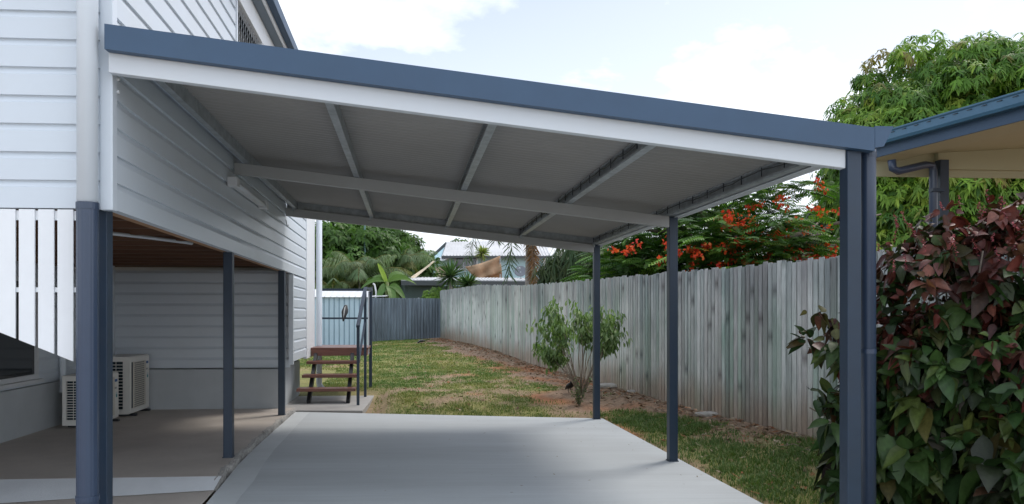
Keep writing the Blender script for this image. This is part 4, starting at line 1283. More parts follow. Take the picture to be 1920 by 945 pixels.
# blue two-storey house
D0 = 46.0
bh = thing('blue_house', (*at(910, D0 + 3), .5), 'pale blue highset house with light grey gabled roof beyond the fences', 'house')
A = lambda px, d=D0: at(px, d)
def slab_wall(b, pxa, pxb, da, db, z0, z1, th=.15):
    xa, ya = at(pxa, da); xb2, yb2 = at(pxb, db)
    dv = Vector((xb2 - xa, yb2 - ya, 0)).normalized(); nv = Vector((-dv.y, dv.x, 0)) * th
    V = [(xa, ya, z0), (xb2, yb2, z0), (xb2 + nv.x, yb2 + nv.y, z0), (xa + nv.x, ya + nv.y, z0), (xa, ya, z1), (xb2, yb2, z1), (xb2 + nv.x, yb2 + nv.y, z1), (xa + nv.x, ya + nv.y, z1)]
    b.hexa(V)
Z = lambda py, d=D0: zat(py, d)
b = MB(); slab_wall(b, 803, 842, D0 + 3, D0, .4, Z(478)); slab_wall(b, 842, 1026, D0, D0 + 1.0, .4, Z(478)); slab_wall(b, 1026, 1000, D0 + 1, D0 + 9, .4, Z(478))
# gable triangle
xa, ya = at(803, D0 + 3); xb2, yb2 = at(842, D0)
mid = ((xa + xb2) / 2, (ya + yb2) / 2)
b.build('wall', M['house_blue'], bh)
b = MB(); slab_wall(b, 816, 842, D0 + 1.95, D0 - .05, Z(522), Z(497), .04); b.build('cream_wall_panel', M['house_cream'], bh)
# roof: pale plane facing the camera, ridge behind
e0 = Vector((*at(829, D0 - .7), Z(482, D0 - .7))); e1 = Vector((*at(1034, D0 + .4), Z(482, D0 + .4)))
r0 = Vector((*at(838, D0 + 4), Z(456, D0 + 4))); r1 = Vector((*at(1020, D0 + 5), Z(452, D0 + 5)))
g0 = Vector((*at(792, D0 + 4.2), Z(499, D0 + 4.2)))
rf = MB(); quad_prism(rf, [e0, e1, r1, r0], .08)
for k in range(34):
    t = (k + .5) / 34; p_ = e0.lerp(e1, t); q_ = r0.lerp(r1, t); rf.bar(p_ + Vector((0, 0, .1)), q_ + Vector((0, 0, .1)), .06, .05)
quad_prism(rf, [g0, r0, r0 + Vector((2.5, 4, -.6)), g0 + Vector((2.5, 4, 0))], .08)
rf.build('roof', M['roof_pale'], bh)
b = MB(); b.bar(r0 + Vector((0, -.05, 0)), g0 + Vector((0, -.05, 0)), .10, .22); b.bar(r0 + Vector((0, -.06, -.02)), e0 + Vector((0, -.06, -.04)), .10, .14); b.bar(e0 + Vector((0, -.05, 0)), e1 + Vector((0, -.05, 0)), .1, .14); b.build('barge_board', M['roof_dark'], bh)
b = MB(); b.add([r0 + Vector((0, .05, -.1)), e0 + Vector((.1, .1, -.1)), Vector((*at(842, D0), Z(482))), Vector((*at(803, D0 + 3), Z(492, D0 + 3))), g0 + Vector((0, .05, -.05))], [(0, 1, 2, 3, 4)]); b.build('gable_wall', M['house_blue'], bh)
for (pa, pb) in ((855, 868), (870, 880), (884, 893)):
    fr = MB(); slab_wall(fr, pa - 3, pb + 3, D0 + .02, D0 + .05, Z(506), Z(483), -.08); w_ = fr.build('window', M['trim'], bh)
    fr = MB(); slab_wall(fr, pa, pb, D0 - .09, D0 - .06, Z(503), Z(485), -.02); fr.build('pane', M['glass'], w_)
for (pa, pb, da, db, py) in ((803, 812, D0 + 2.4, D0 + 1.9, 488), (815, 823, D0 + 1.4, D0 + 1.1, 488), (824, 841, D0 + .6, D0 - .3, 485)):
    xa, ya = at(pa, da); xb2, yb2 = at(pb, db); zz = Z(py)
    aw = MB(); aw.hexa([(xa - .3, ya - .5, zz - .18), (xb2 - .3, yb2 - .5, zz - .18), (xb2, yb2, zz - .05), (xa, ya, zz - .05), (xa - .3, ya - .5, zz - .10), (xb2 - .3, yb2 - .5, zz - .10), (xb2, yb2, zz + .15), (xa, ya, zz + .15)])
    aw.build('awning', M['trim'], bh)
b = MB(); slab_wall(b, 1018, 1022, D0 + .7, D0 + .75, .4, Z(478), -.06); b.build('corner_trim', M['batten'], bh)
b = MB(); b.tube([(*at(1029, D0 + .8), Z(482)), (*at(1029, D0 + .8), .4)], .09, 8); b.build('downpipe', M['roof_dark'], bh)

# tan cloth and plywood screen in front
cl_ = thing('shade_cloth', (*at(915, D0 - 2), 3), 'tan fabric shade cloth stretched in front of the blue house', 'shade cloth')
top_l = P(872, 500, D0 - 2); top_r = P(938, 479, D0 - 2.4); bot_r = P(941, 513, D0 - 2.4); bot_l = P(893, 524, D0 - 2)
V = []; F = []
n1_, n2_ = 14, 7
for j in range(n2_ + 1):
    for i in range(n1_ + 1):
        s_, t_ = i / n1_, j / n2_
        p = top_l.lerp(top_r, s_).lerp(bot_l.lerp(bot_r, s_), t_)
        p.y += .12 * math.sin(s_ * 14 + t_ * 3) + .08 * math.sin(t_ * 9 + s_ * 5); p.z -= .10 * math.sin(PI * s_) * (1 - t_)
        V.append(p)
for j in range(n2_):
    for i in range(n1_): a = j * (n1_ + 1) + i; F.append((a, a + 1, a + n1_ + 2, a + n1_ + 1))
co = link_mesh('cloth_sheet', V, F, M['cloth'], cl_, smooth=True)
sm = co.modifiers.new('thick', 'SOLIDIFY'); sm.thickness = .02
b = MB(); b.tube([top_l + Vector((0, .1, .05)), (top_l.x, top_l.y + .1, 2.6)], .03, 8); b.tube([top_r + Vector((0, .1, .05)), (top_r.x, top_r.y + .1, 2.6)], .03, 8); b.build('support_pole', M['galv'], cl_)
b = MB(); b.hexa([(*at(893, D0 - 1.8), Z(526)), (*at(941, D0 - 1.8), Z(526)), (*at(941, D0 - 1.7), Z(526)), (*at(893, D0 - 1.7), Z(526)), (*at(893, D0 - 1.8), Z(518)), (*at(941, D0 - 1.8), Z(510)), (*at(941, D0 - 1.7), Z(510)), (*at(893, D0 - 1.7), Z(518))])
b.build('plywood_panel', M['ply'], cl_)

# flat roofed green shed
gs = thing('flat_roof_shed', (*at(900, 38), .5), 'long low dark green outbuilding with flat grey metal roof', 'shed')
D1 = 32.6
b = MB(); slab_wall(b, 765, 830, D1, D1, .3, zat(531, D1)); slab_wall(b, 830, 1040, D1 + .01, D1 + 1.5, .3, zat(536, D1)); slab_wall(b, 765, 752, D1, D1 + 4, .3, zat(531, D1)); b.build('wall', M['shed_green'], gs)
b = MB()
ra = [Vector((*at(752, D1 - .6), zat(527, D1 - .6))), Vector((*at(1050, D1 + .8), zat(528, D1 + .8))), Vector((*at(1035, D1 + 6), zat(523.5, D1 + 6))), Vector((*at(758, D1 + 5), zat(521.5, D1 + 5)))]
quad_prism(b, ra, .05)
for k in range(46):
    t = (k + .5) / 46; b.bar(ra[0].lerp(ra[1], t) + Vector((0, 0, .05)), ra[3].lerp(ra[2], t) + Vector((0, 0, .05)), .05, .04)
b.build('shed_roof', M['roof_pale'], gs)
b = MB(); b.bar(ra[0] + Vector((0, -.03, -.08)), ra[1] + Vector((0, -.03, -.10)), .05, .2); b.build('roof_gutter', M['roof_dark'], gs)

# two long boards leaning up from the flat roof
for k, (pa, pb) in enumerate((((771, 521), (806, 497)), ((775, 522), (813, 490)))):
    t = thing('timber_plank', P(*pa, D1 + 3), ('lower pale timber plank leaning up from the green outbuilding roof' if k == 0 else 'longer upper pale timber plank leaning towards the blue house'), 'plank', 'planks leaning by the blue house')
    MB().bar(P(*pa, D1 + 3), P(*pb, D1 + 6), .09, .05).build('board', M['plank'], t)

# satellite dish on the flat roof
sd = thing('satellite_dish', P(977, 526, D1 + 3.5), 'grey mesh satellite dish on the flat shed roof', 'satellite dish')
c = P(976, 509, D1 + 3.5)
V = []; F = []; n = 24; axis = Vector((-.25, -.85, .45)).normalized(); u_ = axis.orthogonal().normalized(); v_ = axis.cross(u_)
for j in range(6):
    r_ = .30 * j / 5
    for k in range(n):
        a = 2 * PI * k / n; V.append(c + (u_ * math.cos(a) + v_ * math.sin(a)) * r_ + axis * (r_ * r_ * .6 - .03))
for j in range(5):
    for k in range(n): F.append((j * n + k, j * n + (k + 1) % n, (j + 1) * n + (k + 1) % n, (j + 1) * n + k))
o = link_mesh('dish_bowl', V, F, M['dish'], sd, smooth=True); sm = o.modifiers.new('thick', 'SOLIDIFY'); sm.thickness = .012
b = MB(); b.tube([c, P(977, 527, D1 + 3.5)], .022, 8); b.tube([P(977, 521, D1 + 3.5), P(969, 527, D1 + 3.4)], .014, 6); b.tube([P(977, 521, D1 + 3.5), P(985, 527, D1 + 3.4)], .014, 6); b.build('mast', M['galv'], sd)
b = MB(); b.tube([c - v_ * .28, c + axis * .32], .010, 6); b.tube([c + axis * .28, c + axis * .36], .03, 8); b.build('feed_arm', M['galv'], sd)

# white hip roofed house
wh = thing('white_roof_house', (*at(1075, 56), .5), 'low house with pale hip roof seen between carport posts', 'house')
D2 = 54.0
b = MB(); slab_wall(b, 1036, 1122, D2, D2 + .5, .3, zat(526, D2)); slab_wall(b, 1122, 1122, D2 + .5, D2 + 7, .3, zat(526, D2)); b.build('wall', M['house_cream'], wh)
b = MB(); q = [Vector((*at(1028, D2 - .8), zat(527, D2 - .8))), Vector((*at(1128, D2 - .3), zat(527, D2 - .3))), Vector((*at(1118, D2 + 8), zat(529, D2 + 8))), Vector((*at(1040, D2 + 8), zat(529, D2 + 8))), Vector((*at(1078, D2 + 3.3), zat(498, D2 + 3.3))), Vector((*at(1086, D2 + 4.2), zat(498, D2 + 4.2)))]
b.add(q, [(0, 1, 4), (1, 2, 5, 4), (2, 3, 5), (3, 0, 4, 5), (3, 2, 1, 0)]); b.build('roof', M['roof_pale'], wh)
fr = MB(); slab_wall(fr, 1066, 1078, D2 - .05, D2, zat(536, D2), zat(528, D2), -.05); w_ = fr.build('window', M['trim'], wh)
fr = MB(); slab_wall(fr, 1068, 1076, D2 - .12, D2 - .08, zat(535, D2), zat(529, D2), -.02); fr.build('pane', M['glass'], w_)
# little open shelter right of far post
lv = thing('louvred_shelter', (*at(1147, 30), .5), 'small white shelter with sloping roof and slat side behind the fence', 'shelter')
D3 = 30.0
b = MB(); quad_prism(b, [P(1134, 506, D3), P(1166, 498, D3), P(1172, 495, D3 + 3), P(1140, 501, D3 + 3)], .06); b.build('roof', M['zinc'], lv)
b = MB(); b.bar(P(1138, 507, D3 + .3), P(1138, 590, D3 + .3), .1, .1); b.bar(P(1156, 503, D3 + .3), P(1156, 590, D3 + .3), .16, .16); b.build('post', M['trim'], lv)
b = MB()
for k in range(6): b.bar(P(1136, 511 + k * 6, D3 + .5), P(1157, 510 + k * 6, D3 + .5), .03, .07)
b.build('slat_screen', M['trim'], lv)

# green light pole
pl_ = thing('utility_pole', (*at(684, 40), .5), 'slim green painted pole rising in front of the dark trees', 'pole')
x_, y_ = at(684, 36.5)
MB().tube([(x_, y_, .3), (x_, y_, 6.4)], [.06, .045], 10).build('pole_shaft', M['pole_green'], pl_)
MB().box(x_ - .4, x_ + .4, y_ - .03, y_ + .03, 6.1, 6.2).build('cross_arm', M['pole_green'], pl_)
# bent white vent pipe and post over the metal fence
vp = thing('vent_pipe', (*at(706, 29.5), .4), 'bent white vent pipe beside dark post over the metal fence', 'pipe')
x_, y_ = at(705, 29.5)
MB().tube([(x_, y_, .4), (x_, y_, 2.25), (x_ - .06, y_, 2.52), (x_ - .12, y_, 2.56)], .035, 8).build('pipe_tube', M['lamp'], vp, smooth=True)
MB().box(x_ - .26, x_ - .12, y_ - .05, y_ + .05, .4, 2.42).build('support_post', M['roof_dark'], vp)
# flat white sheet lying behind the fence
ts = thing('roof_sheet_stack', (*at(715, 29), 1.9), 'flat pale roofing sheets resting behind the metal fence', 'metal sheets')
b = MB(); quad_prism(b, [P(693, 557, 28.6), P(722, 556, 28.6), P(732, 554.5, 30), P(703, 555, 30)], .03); b.build('sheet', M['zinc'], ts)
b = MB()
for px in (696, 718): b.tube([P(px, 558, 28.8), (*at(px, 28.8), .35)], .04, 6)
b.build('trestle', M['galv'], ts)

# neighbour's patio roof on the right
np_ = thing('patio_roof', (6.6, 7.5, 0), 'neighbouring patio roof with blue gutter and cream ceiling on dark post', 'patio')
ZE = 3.2
ca = Vector((*at(1648, 8.85), 0)); cb_ = Vector((*at(1920, 7.17), 0))
dv = (cb_ - ca); dv.z = 0; dv.normalize()
ca2 = ca - dv * .6; cb2 = ca + dv * 6.5
far = Vector((1, .0, 0))
nv = Vector((-dv.y, dv.x, 0)); nv = nv if nv.x > 0 else -nv
def strip(a, bb, o0, o1, z0, z1):
    p = [a + nv * o0, bb + nv * o0, bb + nv * o1, a + nv * o1]
    return [(q.x, q.y, z0) for q in p] + [(q.x, q.y, z1) for q in p]
b = MB(); b.hexa(strip(ca2, cb2, .0, .02, ZE - .0, ZE + .20)); b.build('fascia', M['blue'], np_, bevel=.003)
# quad gutter: lower lip, curved front and rolled bead
b = MB()
prg = [(-.004, .06), (-.09, .06), (-.105, .09), (-.105, .17), (-.118, .185), (-.118, .20), (-.10, .205), (-.095, .19), (-.09, .185), (-.09, .08), (-.004, .075)]
b.prism(prg, lambda p: tuple(ca2 + nv * p[0] + Vector((0, 0, ZE + p[1] + .06))), lambda p: tuple(cb2 + nv * p[0] + Vector((0, 0, ZE + p[1] + .06))))
gu2 = b.build('gutter', M['blue_gutter'], np_)
b = MB()
for k in range(40):
    q = ca2 + dv * (.1 + k * .16) + nv * -.107; b.box(q.x - .006, q.x + .006, q.y - .03, q.y + .03, ZE + .215, ZE + .220)
b.build('gutter_slot', M['black'], gu2)
b = MB(); b.hexa(strip(ca2, cb2, .022, .40, ZE + .0, ZE + .015)); b.build('eave_lining', M['cream_soffit'], np_)
b = MB()
p = [ca2 + nv * .402, cb2 + nv * .402, cb2 + nv * 5.5, ca2 + nv * 5.5]
b.hexa([(q.x, q.y, ZE + .06 + (.35 if i in (2, 3) else 0)) for i, q in enumerate(p)] + [(q.x, q.y, ZE + .09 + (.35 if i in (2, 3) else 0)) for i, q in enumerate(p)]); b.build('ceiling', M['cream_soffit'], np_)
b = MB()
p = [ca2 + nv * -.06, cb2 + nv * -.06, cb2 + nv * 5.6, ca2 + nv * 5.6]
b.hexa([(q.x, q.y, ZE + .225 + (.7 if i in (2, 3) else 0)) for i, q in enumerate(p)] + [(q.x, q.y, ZE + .255 + (.7 if i in (2, 3) else 0)) for i, q in enumerate(p)]); b.build('roof', M['zinc'], np_)
pe = Vector((*at(1766, 9.0), 0))
b = MB(); a0 = pe + Vector((-.06, .02, 0)); b.hexa(strip(Vector((pe.x - .05, pe.y, 0)), Vector((pe.x + .05, pe.y, 0)), 0, .01, 0, 1)) if False else None
b.box(pe.x - .055, pe.x + .055, pe.y - .05, pe.y + .05, .1, ZE - .01); b.build('post', M['navy'], np_, bevel=.004)
zB0, zB1 = zat(318, 9.1), zat(284, 9.1)
b = MB(); b.box(pe.x - .0, pe.x + 5.2, pe.y + .06, pe.y + .12, zB0, zB1 + .12); b.build('beam', M['cream_soffit'], np_)
b = MB(); b.box(pe.x - .9, pe.x + 5.2, pe.y + .121, pe.y + .14, ZE - .19, ZE + .3); b.build('gable_lining', M['cream_soffit'], np_)
b = MB()
b.tube([P(1672, 300, 8.75), P(1674, 316, 8.75), P(1684, 321, 8.75), P(1735, 309, 8.85), P(1747, 310, 8.88), P(1750, 322, 8.88), (*at(1750, 8.88), .1)], .045, 14)
dn2 = b.build('downpipe', M['pipe_blue'], np_, smooth=True)
b = MB(); q = P(1752, 357, 8.87); b.box(q.x - .06, q.x + .09, q.y - .06, q.y + .02, q.z - .02, q.z + .02); b.build('pipe_strap', M['navy'], dn2)

# ================================================================== garden plants in the yard
def shrub():
    d = 11.25
    x, y = at(1090, d); z0 = gz_(x, y)
    t = thing('leafy_shrub', (x, y, z0), 'multi stemmed green shrub with drooping leaves standing before the fence', 'shrub')
    rg_ = np.random.default_rng(111); rp_ = random.Random(4)
    b = MB(); ends = []
    spec = []
    for k in range(20):
        px = rp_.uniform(1006, 1162); u_ = abs(px - 1085) / 80
        py = rp_.uniform(572, 620) + 35 * u_ * rp_.uniform(.0, 1)
        spec.append((px, py))
    for k in range(5): spec.append((rp_.uniform(1012, 1050), rp_.uniform(640, 672)))
    for (px, py) in spec:
        dd = d + rp_.uniform(-.35, .35); e = P(px, py, dd)
        a = Vector((x + rp_.uniform(-.03, .03), y + rp_.uniform(-.03, .03), z0 - .02))
        m1 = a.lerp(e, .4) + Vector((rp_.uniform(-.05, .05), rp_.uniform(-.05, .05), .04)); m2 = a.lerp(e, .75) + Vector((rp_.uniform(-.05, .05), 0, .05))
        b.tube([a, m1, m2, e], [.007, .006, .004, .0025], 6)
        for s_ in np.linspace(.72, 1.05, 7):
            q = (m1.lerp(m2, (s_ - .4) / .35) if s_ < .75 else m2.lerp(e, (s_ - .75) / .25))
            ends.append(q)
            for _ in range(1): ends.append(q + Vector((rp_.gauss(0, .07), rp_.gauss(0, .07), rp_.gauss(.0, .06))))
    b.build('stems', M['bark_pale'], t, smooth=True)
    E = np.array([tuple(q) for q in ends]); rep = 8
    p = np.repeat(E, rep, 0) + rg_.normal(size=(len(E) * rep, 3)) * .035
    n = len(p)
    a = rg_.uniform(0, 2 * PI, n)
    dv = unit(np.stack([np.cos(a) * .6, np.sin(a) * .6, rg_.uniform(-1.5, -.2, n)], 1))
    V, F, k = leaves(p, dv, np.stack([np.cos(a), np.sin(a), np.full(n, .6)], 1), rg_.uniform(.06, .11, n), rg_.uniform(.024, .038, n), np.full(n, .3), fold=.15)
    c = palette(rg_, n, [(.14, .22, .08), (.20, .28, .12), (.27, .33, .16), (.095, .155, .06)], (3, 3, 1.2, 2))
    link_mesh('foliage', V, F, M['leaf'], t, col=np.repeat(c, k, 0))
    # weedy seedling at its foot
    x2, y2 = at(1086, 10.5); z2 = gz_(x2, y2)
    w = thing('weed_plant', (x2, y2, z2), 'small straggly green weed at the foot of the shrub', 'plant')
    b = MB(); E = []
    for k in range(9):
        e = Vector((x2 + rp_.uniform(-.16, .16), y2 + rp_.uniform(-.1, .1), z2 + rp_.uniform(.22, .46)))
        b.tube([(x2, y2, z2), e], [.005, .002], 5)
        for s_ in np.linspace(.2, 1, 8): E.append(tuple(Vector((x2, y2, z2)).lerp(e, s_)))
    b.build('stems', M['bark_pale'], w)
    E = np.repeat(np.array(E), 5, 0); n = len(E); a = rg_.uniform(0, 2 * PI, n)
    V, F, k = leaves(E, unit(np.stack([np.cos(a), np.sin(a), rg_.uniform(-.5, .5, n)], 1)), np.tile((0, 0, 1.), (n, 1)) + .01, rg_.uniform(.03, .06, n), rg_.uniform(.012, .02, n), np.full(n, .3))
    link_mesh('foliage', V, F, M['leaf'], w, col=np.repeat(palette(rg_, n, [(.07, .12, .04), (.11, .16, .055)], (1, 1)), k, 0))


shrub()

# stones along the fence
def stone(px, py, d, sx, sy, sz, label, seed):
    x, y = at(px, d); z = gz_(x, y)
    rs_ = np.random.default_rng(seed)
    V = []; F = []; n, m_ = 14, 8
    for j in range(m_ + 1):
        ph = PI * j / m_
        for i in range(n):
            th = 2 * PI * i / n; v = np.array([math.sin(ph) * math.cos(th), math.sin(ph) * math.sin(th), math.cos(ph)])
            v = np.sign(v) * np.abs(v) ** .75
            k = 1 + .22 * (float(fbm(v[0] * 2 + seed, v[1] * 2 + v[2] * 3, seed)) - .5)
            V.append((x + v[0] * sx * k, y + v[1] * sy * k, z + v[2] * sz * k + sz * .35))
    for j in range(m_):
        for i in range(n): F.append((j * n + i, (j + 1) * n + i, (j + 1) * n + (i + 1) % n, j * n + (i + 1) % n))
    tag(link_mesh('stone', V, F, M['stone'], base=(x, y, z)), label, 'stone', 'stones along the fence')


stone(1326, 783, 9.25, .15, .10, .035, 'flat pale concrete chunk near the middle carport post by fence', 1)
stone(1138, 728, 12.3, .19, .12, .06, 'pale grey stone beside the shrub and far carport post', 2)
stone(1188, 741, 11.6, .12, .06, .03, 'small brown stone half buried along the fence line', 3)

# twigs lying along the fence
rp2 = random.Random(77)
b = MB()
for k in range(160):
    y = rp2.uniform(6.0, 15); x = float(fence_x(y)) - abs(rp2.gauss(.08, .22)) - .05; z = gz_(x, y) + .012; a = rp2.uniform(0, PI); l = rp2.uniform(.05, .22)
    b.tube([(x, y, z), (x + math.cos(a) * l * .5, y + math.sin(a) * l * .5, z + rp2.uniform(0, .03)), (x + math.cos(a) * l, y + math.sin(a) * l, z)], .004, 4, cap=False)
tag(b.build('twig_debris', M['bark_pale']), 'dry twigs scattered along the foot of the fence', 'twigs', kind='stuff')


# ---------------- big copperleaf bush on the right
def copperleaf():
    t = thing('copperleaf_bush', (3.6, 4.5, 0), 'big bush of broad dark green and maroon leaves beside the front post', 'bush')
    rg_ = np.random.default_rng(131); rp_ = random.Random(131)
    S = [(3.46, 4.62, 1.55, .46), (3.88, 4.32, 1.62, .49), (3.36, 4.58, .98, .44), (3.80, 4.22, .92, .56), (3.27, 4.73, .52, .46), (3.62, 4.20, .36, .50), (4.02, 4.45, 1.2, .42), (3.20, 4.85, .95, .26), (4.0, 4.1, .4, .5), (3.66, 4.55, 1.24, .42)]
    Sa = np.array(S)
    N = 1450
    idx = rg_.choice(len(S), N, p=(Sa[:, 3] ** 2) / np.sum(Sa[:, 3] ** 2))
    d = sphere_dirs(rg_, N)
    rr_ = Sa[idx, 3] * rg_.uniform(.35, 1.03, N) ** .45
    p = Sa[idx, :3] + d * rr_[:, None]
    dist = np.min(np.linalg.norm(p[:, None] - Sa[None, :, :3], axis=2) - Sa[None, :, 3], axis=1)
    keep = (dist > -.24) & (p[:, 2] > .08) & (p[:, 0] < fence_x(p[:, 1]) - .08)
    p, d = p[keep], d[keep]
    # straggling shoots left of the post
    ex = []; exd = []
    b = MB()
    for (px, py, dd) in ((1512, 640, 5.05), (1530, 628, 5.0), (1545, 610, 5.0), (1560, 600, 4.95), (1565, 640, 5.0), (1540, 690, 4.95), (1535, 730, 4.95), (1528, 790, 4.9), (1545, 760, 4.9), (1560, 820, 4.85), (1550, 850, 4.9), (1565, 880, 4.8), (1570, 700, 5)):
        e = P(px + 24, py, dd); b.tube([(3.15, 4.85, max(.3, e.z - .35)), Vector((3.15, 4.85, max(.3, e.z - .35))).lerp(e, .6) + Vector((0, 0, .08)), e], [.008, .006, .003], 5)
        for _ in range(2):
            ex.append((e.x + rp_.gauss(0, .05), e.y + rp_.gauss(0, .06), e.z + rp_.gauss(0, .05))); exd.append((-.6 + rp_.gauss(0, .5), -.4 + rp_.gauss(0, .4), rp_.gauss(-.1, .4)))
    p = np.concatenate([p, np.array(ex)]); d = np.concatenate([d, unit(np.array(exd))])
    ns = len(p); m_ = 9
    axis = unit(d * np.array([1, 1, .5]) + np.array([0, 0, .45]) + rg_.normal(size=(ns, 3)) * .3)
    ssz = rg_.uniform(.55, 1.2, ns) * (1 + .24 * sstep(1.1, .5, p[:, 2])); reach = rg_.uniform(.08, .18, ns)
    sh = np.repeat(np.arange(ns), m_); j = np.tile(np.arange(m_), ns) / (m_ - 1)      # j: 0 at the shoot tip, 1 at its oldest leaf
    n = len(sh); A = axis[sh]
    rd = sphere_dirs(rg_, n); rad_ = unit(rd - A * np.sum(rd * A, 1, keepdims=True))
    pet = rg_.uniform(.015, .06, n) * (.3 + j)
    P_ = p[sh] - A * (reach[sh] * j)[:, None] + rad_ * pet[:, None]
    dirs = unit(rad_ * (.55 + .5 * j)[:, None] + A * (.65 - .55 * j)[:, None] + np.array([0, 0, -1.]) * rg_.uniform(-.2, 1.0, (n, 1)) + rg_.normal(size=(n, 3)) * .42)
    nrm_ = unit(A * .8 + np.array([0, 0, .5]) + rad_ * .25 + rg_.normal(size=(n, 3)) * .55)
    hgt = p[sh][:, 2]
    shn = rg_.normal(size=ns) * .38
    top_ = sstep(.98, 1.72, hgt + shn[sh])
    L = ssz[sh] * (.058 + .084 * np.sin(PI * np.clip(j * .9 + .12, 0, 1))) * (1.12 - .30 * top_); W = L * rg_.uniform(.46, .72, n)
    V, F, k = leaves(P_, dirs, nrm_, L, W, rg_.uniform(.05, .6, n), (0, .09, .25, .45, .66, .86, 1), (.08, .60, .98, 1, .74, .32, 0), fold=.26)
    assert k == 19, k
    LOW = [(.030, .070, .018), (.055, .105, .024), (.020, .044, .014), (.100, .120, .028), (.085, .038, .016), (.028, .020, .018)]
    HIG = [(.105, .022, .016), (.055, .016, .013), (.155, .042, .030), (.045, .036, .016), (.21, .085, .055), (.030, .056, .018)]
    low = palette(rg_, ns, LOW, (4, 3, 3, 1.3, 1.1, 1.4))[sh] * .55 + palette(rg_, n, LOW, (4, 3, 3, 1.3, 1.1, 1.4)) * .45
    hi = palette(rg_, ns, HIG, (4, 4, 2.2, 2, 1, 1.4))[sh] * .5 + palette(rg_, n, HIG, (4, 4, 2.2, 2, 1, 1.4)) * .5
    c = np.where((rg_.uniform(0, 1, n) < top_)[:, None], hi, low)
    V = V.reshape(n, k, 3); V = V + rg_.normal(size=V.shape) * (L * .009)[:, None, None]
    rib = np.array([.9, 1.32, .9] * 6 + [.85])
    cc = np.repeat(c * .78, k, 0).reshape(n, k, 3) * rib[None, :, None] * rg_.uniform(.88, 1.12, (n, k, 1))
    link_mesh('foliage', V.reshape(-1, 3), F, M['leaf_glossy'], t, smooth=True, col=cc.reshape(-1, 3))
    for s_ in S:
        for _ in range(5):
            e = Vector(s_[:3]) + Vector((rp_.gauss(0, .25), rp_.gauss(0, .2), rp_.gauss(.1, .25))) * 1.0
            b.tube([(3.55 + rp_.gauss(0, .1), 4.55 + rp_.gauss(0, .1), -.02), Vector((3.55, 4.55, .1)).lerp(e, .5) + Vector((rp_.gauss(0, .08), 0, .05)), e], [.014, .010, .005], 6)
    b.build('stems', M['bark'], t, smooth=True)
    # pink flower spikes among the top leaves
    fl_ = MB(); E = []; D_ = []
    for _ in range(120):
        s_ = S[rp_.choice([0, 1, 1, 6])]; dr = sphere_dirs(rg_, 1)[0]; dr[2] = abs(dr[2]); dr = dr / np.linalg.norm(dr)
        q = np.array(s_[:3]) + dr * s_[3] * rp_.uniform(.9, 1.06)
        L_ = rp_.uniform(.05, .11); dv_ = unit(np.array([dr * .6 + np.array([rp_.gauss(0, .3), rp_.gauss(0, .3), .8])]))[0]
        for s2 in np.linspace(0, 1, 11):
            for _k in range(2): E.append(q + dv_ * L_ * s2); D_.append(sphere_dirs(rg_, 1)[0])
    E = np.array(E); D_ = np.array(D_); m_ = len(E)
    V, F, k = leaves(E, D_, sphere_dirs(rg_, m_), np.full(m_, .013), np.full(m_, .008), np.full(m_, .1))
    link_mesh('flower_spikes', V, F, M['flower'], t, col=np.repeat(palette(rg_, m_, [(.24, .05, .07), (.32, .09, .11), (.16, .035, .05)], (2, 1, 2)), k, 0))


copperleaf()

# ================================================================== WORLD, SUN, CAMERA
SUN_EL, SUN_AZ = R(56), R(52)          # azimuth measured from +Y towards +X
w = bpy.data.worlds.new('World'); scene.world = w; w.use_nodes = True
nt = w.node_tree; N = nt.nodes; L = nt.links
bg = N['Background']
sky = N.new('ShaderNodeTexSky'); sky.sky_type = 'NISHITA'; sky.sun_disc = False
sky.sun_elevation = SUN_EL; sky.sun_rotation = SUN_AZ; sky.air_density = 1.0; sky.dust_density = 1.5; sky.ozone_density = 3.0
tc = N.new('ShaderNodeTexCoord')
sep = N.new('ShaderNodeSeparateXYZ'); L.new(tc.outputs['Generated'], sep.inputs[0])
az = N.new('ShaderNodeMath'); az.operation = 'MAXIMUM'; az.inputs[1].default_value = 0.0; L.new(sep.outputs['Z'], az.inputs[0])
ad = N.new('ShaderNodeMath'); ad.operation = 'ADD'; ad.inputs[1].default_value = .22; L.new(az.outputs[0], ad.inputs[0])
dx_ = N.new('ShaderNodeMath'); dx_.operation = 'DIVIDE'; L.new(sep.outputs['X'], dx_.inputs[0]); L.new(ad.outputs[0], dx_.inputs[1])
dy_ = N.new('ShaderNodeMath'); dy_.operation = 'DIVIDE'; L.new(sep.outputs['Y'], dy_.inputs[0]); L.new(ad.outputs[0], dy_.inputs[1])
cmb = N.new('ShaderNodeCombineXYZ'); L.new(dx_.outputs[0], cmb.inputs[0]); L.new(dy_.outputs[0], cmb.inputs[1])
no = N.new('ShaderNodeTexNoise'); no.inputs['Scale'].default_value = 1.25; no.inputs['Detail'].default_value = 9; no.inputs['Roughness'].default_value = .58; no.inputs['Distortion'].default_value = .25
L.new(cmb.outputs[0], no.inputs['Vector'])
mr = N.new('ShaderNodeMapRange'); mr.interpolation_type = 'SMOOTHSTEP'; mr.inputs['From Min'].default_value = .40; mr.inputs['From Max'].default_value = .58
L.new(no.outputs['Fac'], mr.inputs['Value'])
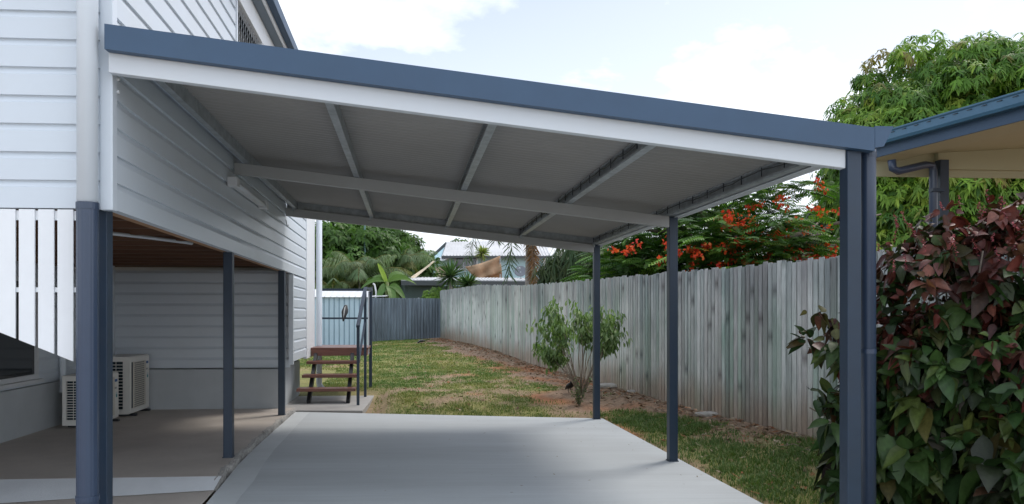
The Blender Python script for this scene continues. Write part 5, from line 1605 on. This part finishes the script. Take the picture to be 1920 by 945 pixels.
# veil of thin cloud towards the horizon
hz = N.new('ShaderNodeMapRange'); hz.inputs['From Min'].default_value = .0; hz.inputs['From Max'].default_value = .5; hz.inputs['To Min'].default_value = .80; hz.inputs['To Max'].default_value = .16
L.new(az.outputs[0], hz.inputs['Value'])
mxm = N.new('ShaderNodeMath'); mxm.operation = 'MAXIMUM'; L.new(mr.outputs[0], mxm.inputs[0]); L.new(hz.outputs[0], mxm.inputs[1])
mix = N.new('ShaderNodeMix'); mix.data_type = 'RGBA'
L.new(mxm.outputs[0], mix.inputs['Factor']); tint = N.new('ShaderNodeVectorMath'); tint.operation = 'MULTIPLY'; tint.inputs[1].default_value = (1.0, .88, .80)
L.new(sky.outputs[0], tint.inputs[0]); L.new(tint.outputs[0], mix.inputs['A'])
# cloud brightness: raised behind the viewer, an added fill for driveway and front wall
cb = N.new('ShaderNodeMapRange'); cb.inputs['From Min'].default_value = .35; cb.inputs['From Max'].default_value = -.55; cb.inputs['To Min'].default_value = 1.0; cb.inputs['To Max'].default_value = 1.65
L.new(sep.outputs['Y'], cb.inputs['Value'])
cm = N.new('ShaderNodeVectorMath'); cm.operation = 'MULTIPLY'; cm.inputs[0].default_value = (6.7, 7.1, 7.7)
L.new(cb.outputs[0], cm.inputs[1]); L.new(cm.outputs[0], mix.inputs['B'])
L.new(mix.outputs['Result'], bg.inputs['Color'])
bg.inputs['Strength'].default_value = .122

sl = bpy.data.lights.new('sun', 'SUN'); sl.energy = 1.05; sl.angle = R(15); sl.color = (1.0, .95, .87)
so = bpy.data.objects.new('sun', sl); COL.objects.link(so)
dirv = Vector((math.sin(SUN_AZ) * math.cos(SUN_EL), math.cos(SUN_AZ) * math.cos(SUN_EL), math.sin(SUN_EL)))
so.rotation_euler = (-dirv).to_track_quat('-Z', 'Y').to_euler(); so.location = dirv * 30

cam = bpy.data.cameras.new('camera'); co_ = bpy.data.objects.new('camera', cam); COL.objects.link(co_)
co_.location = (0, 0, EYE); co_.rotation_euler = (R(90), 0, -YAW)
cam.sensor_width = 36; cam.lens = FPX / 1920 * 36
cam.shift_x = (960 - CX) / 1920; cam.shift_y = (CY - 472.5) / 1920
cam.clip_start = .05; cam.clip_end = 2000
scene.camera = co_

scene.view_settings.view_transform = 'Standard'; scene.view_settings.look = 'None'
scene.view_settings.exposure = .68; scene.view_settings.gamma = 1; scene.view_settings.use_curve_mapping = False
scene.cycles.max_bounces = 8; scene.cycles.diffuse_bounces = 5; scene.cycles.transparent_max_bounces = 8
scene.cycles.use_denoising = True
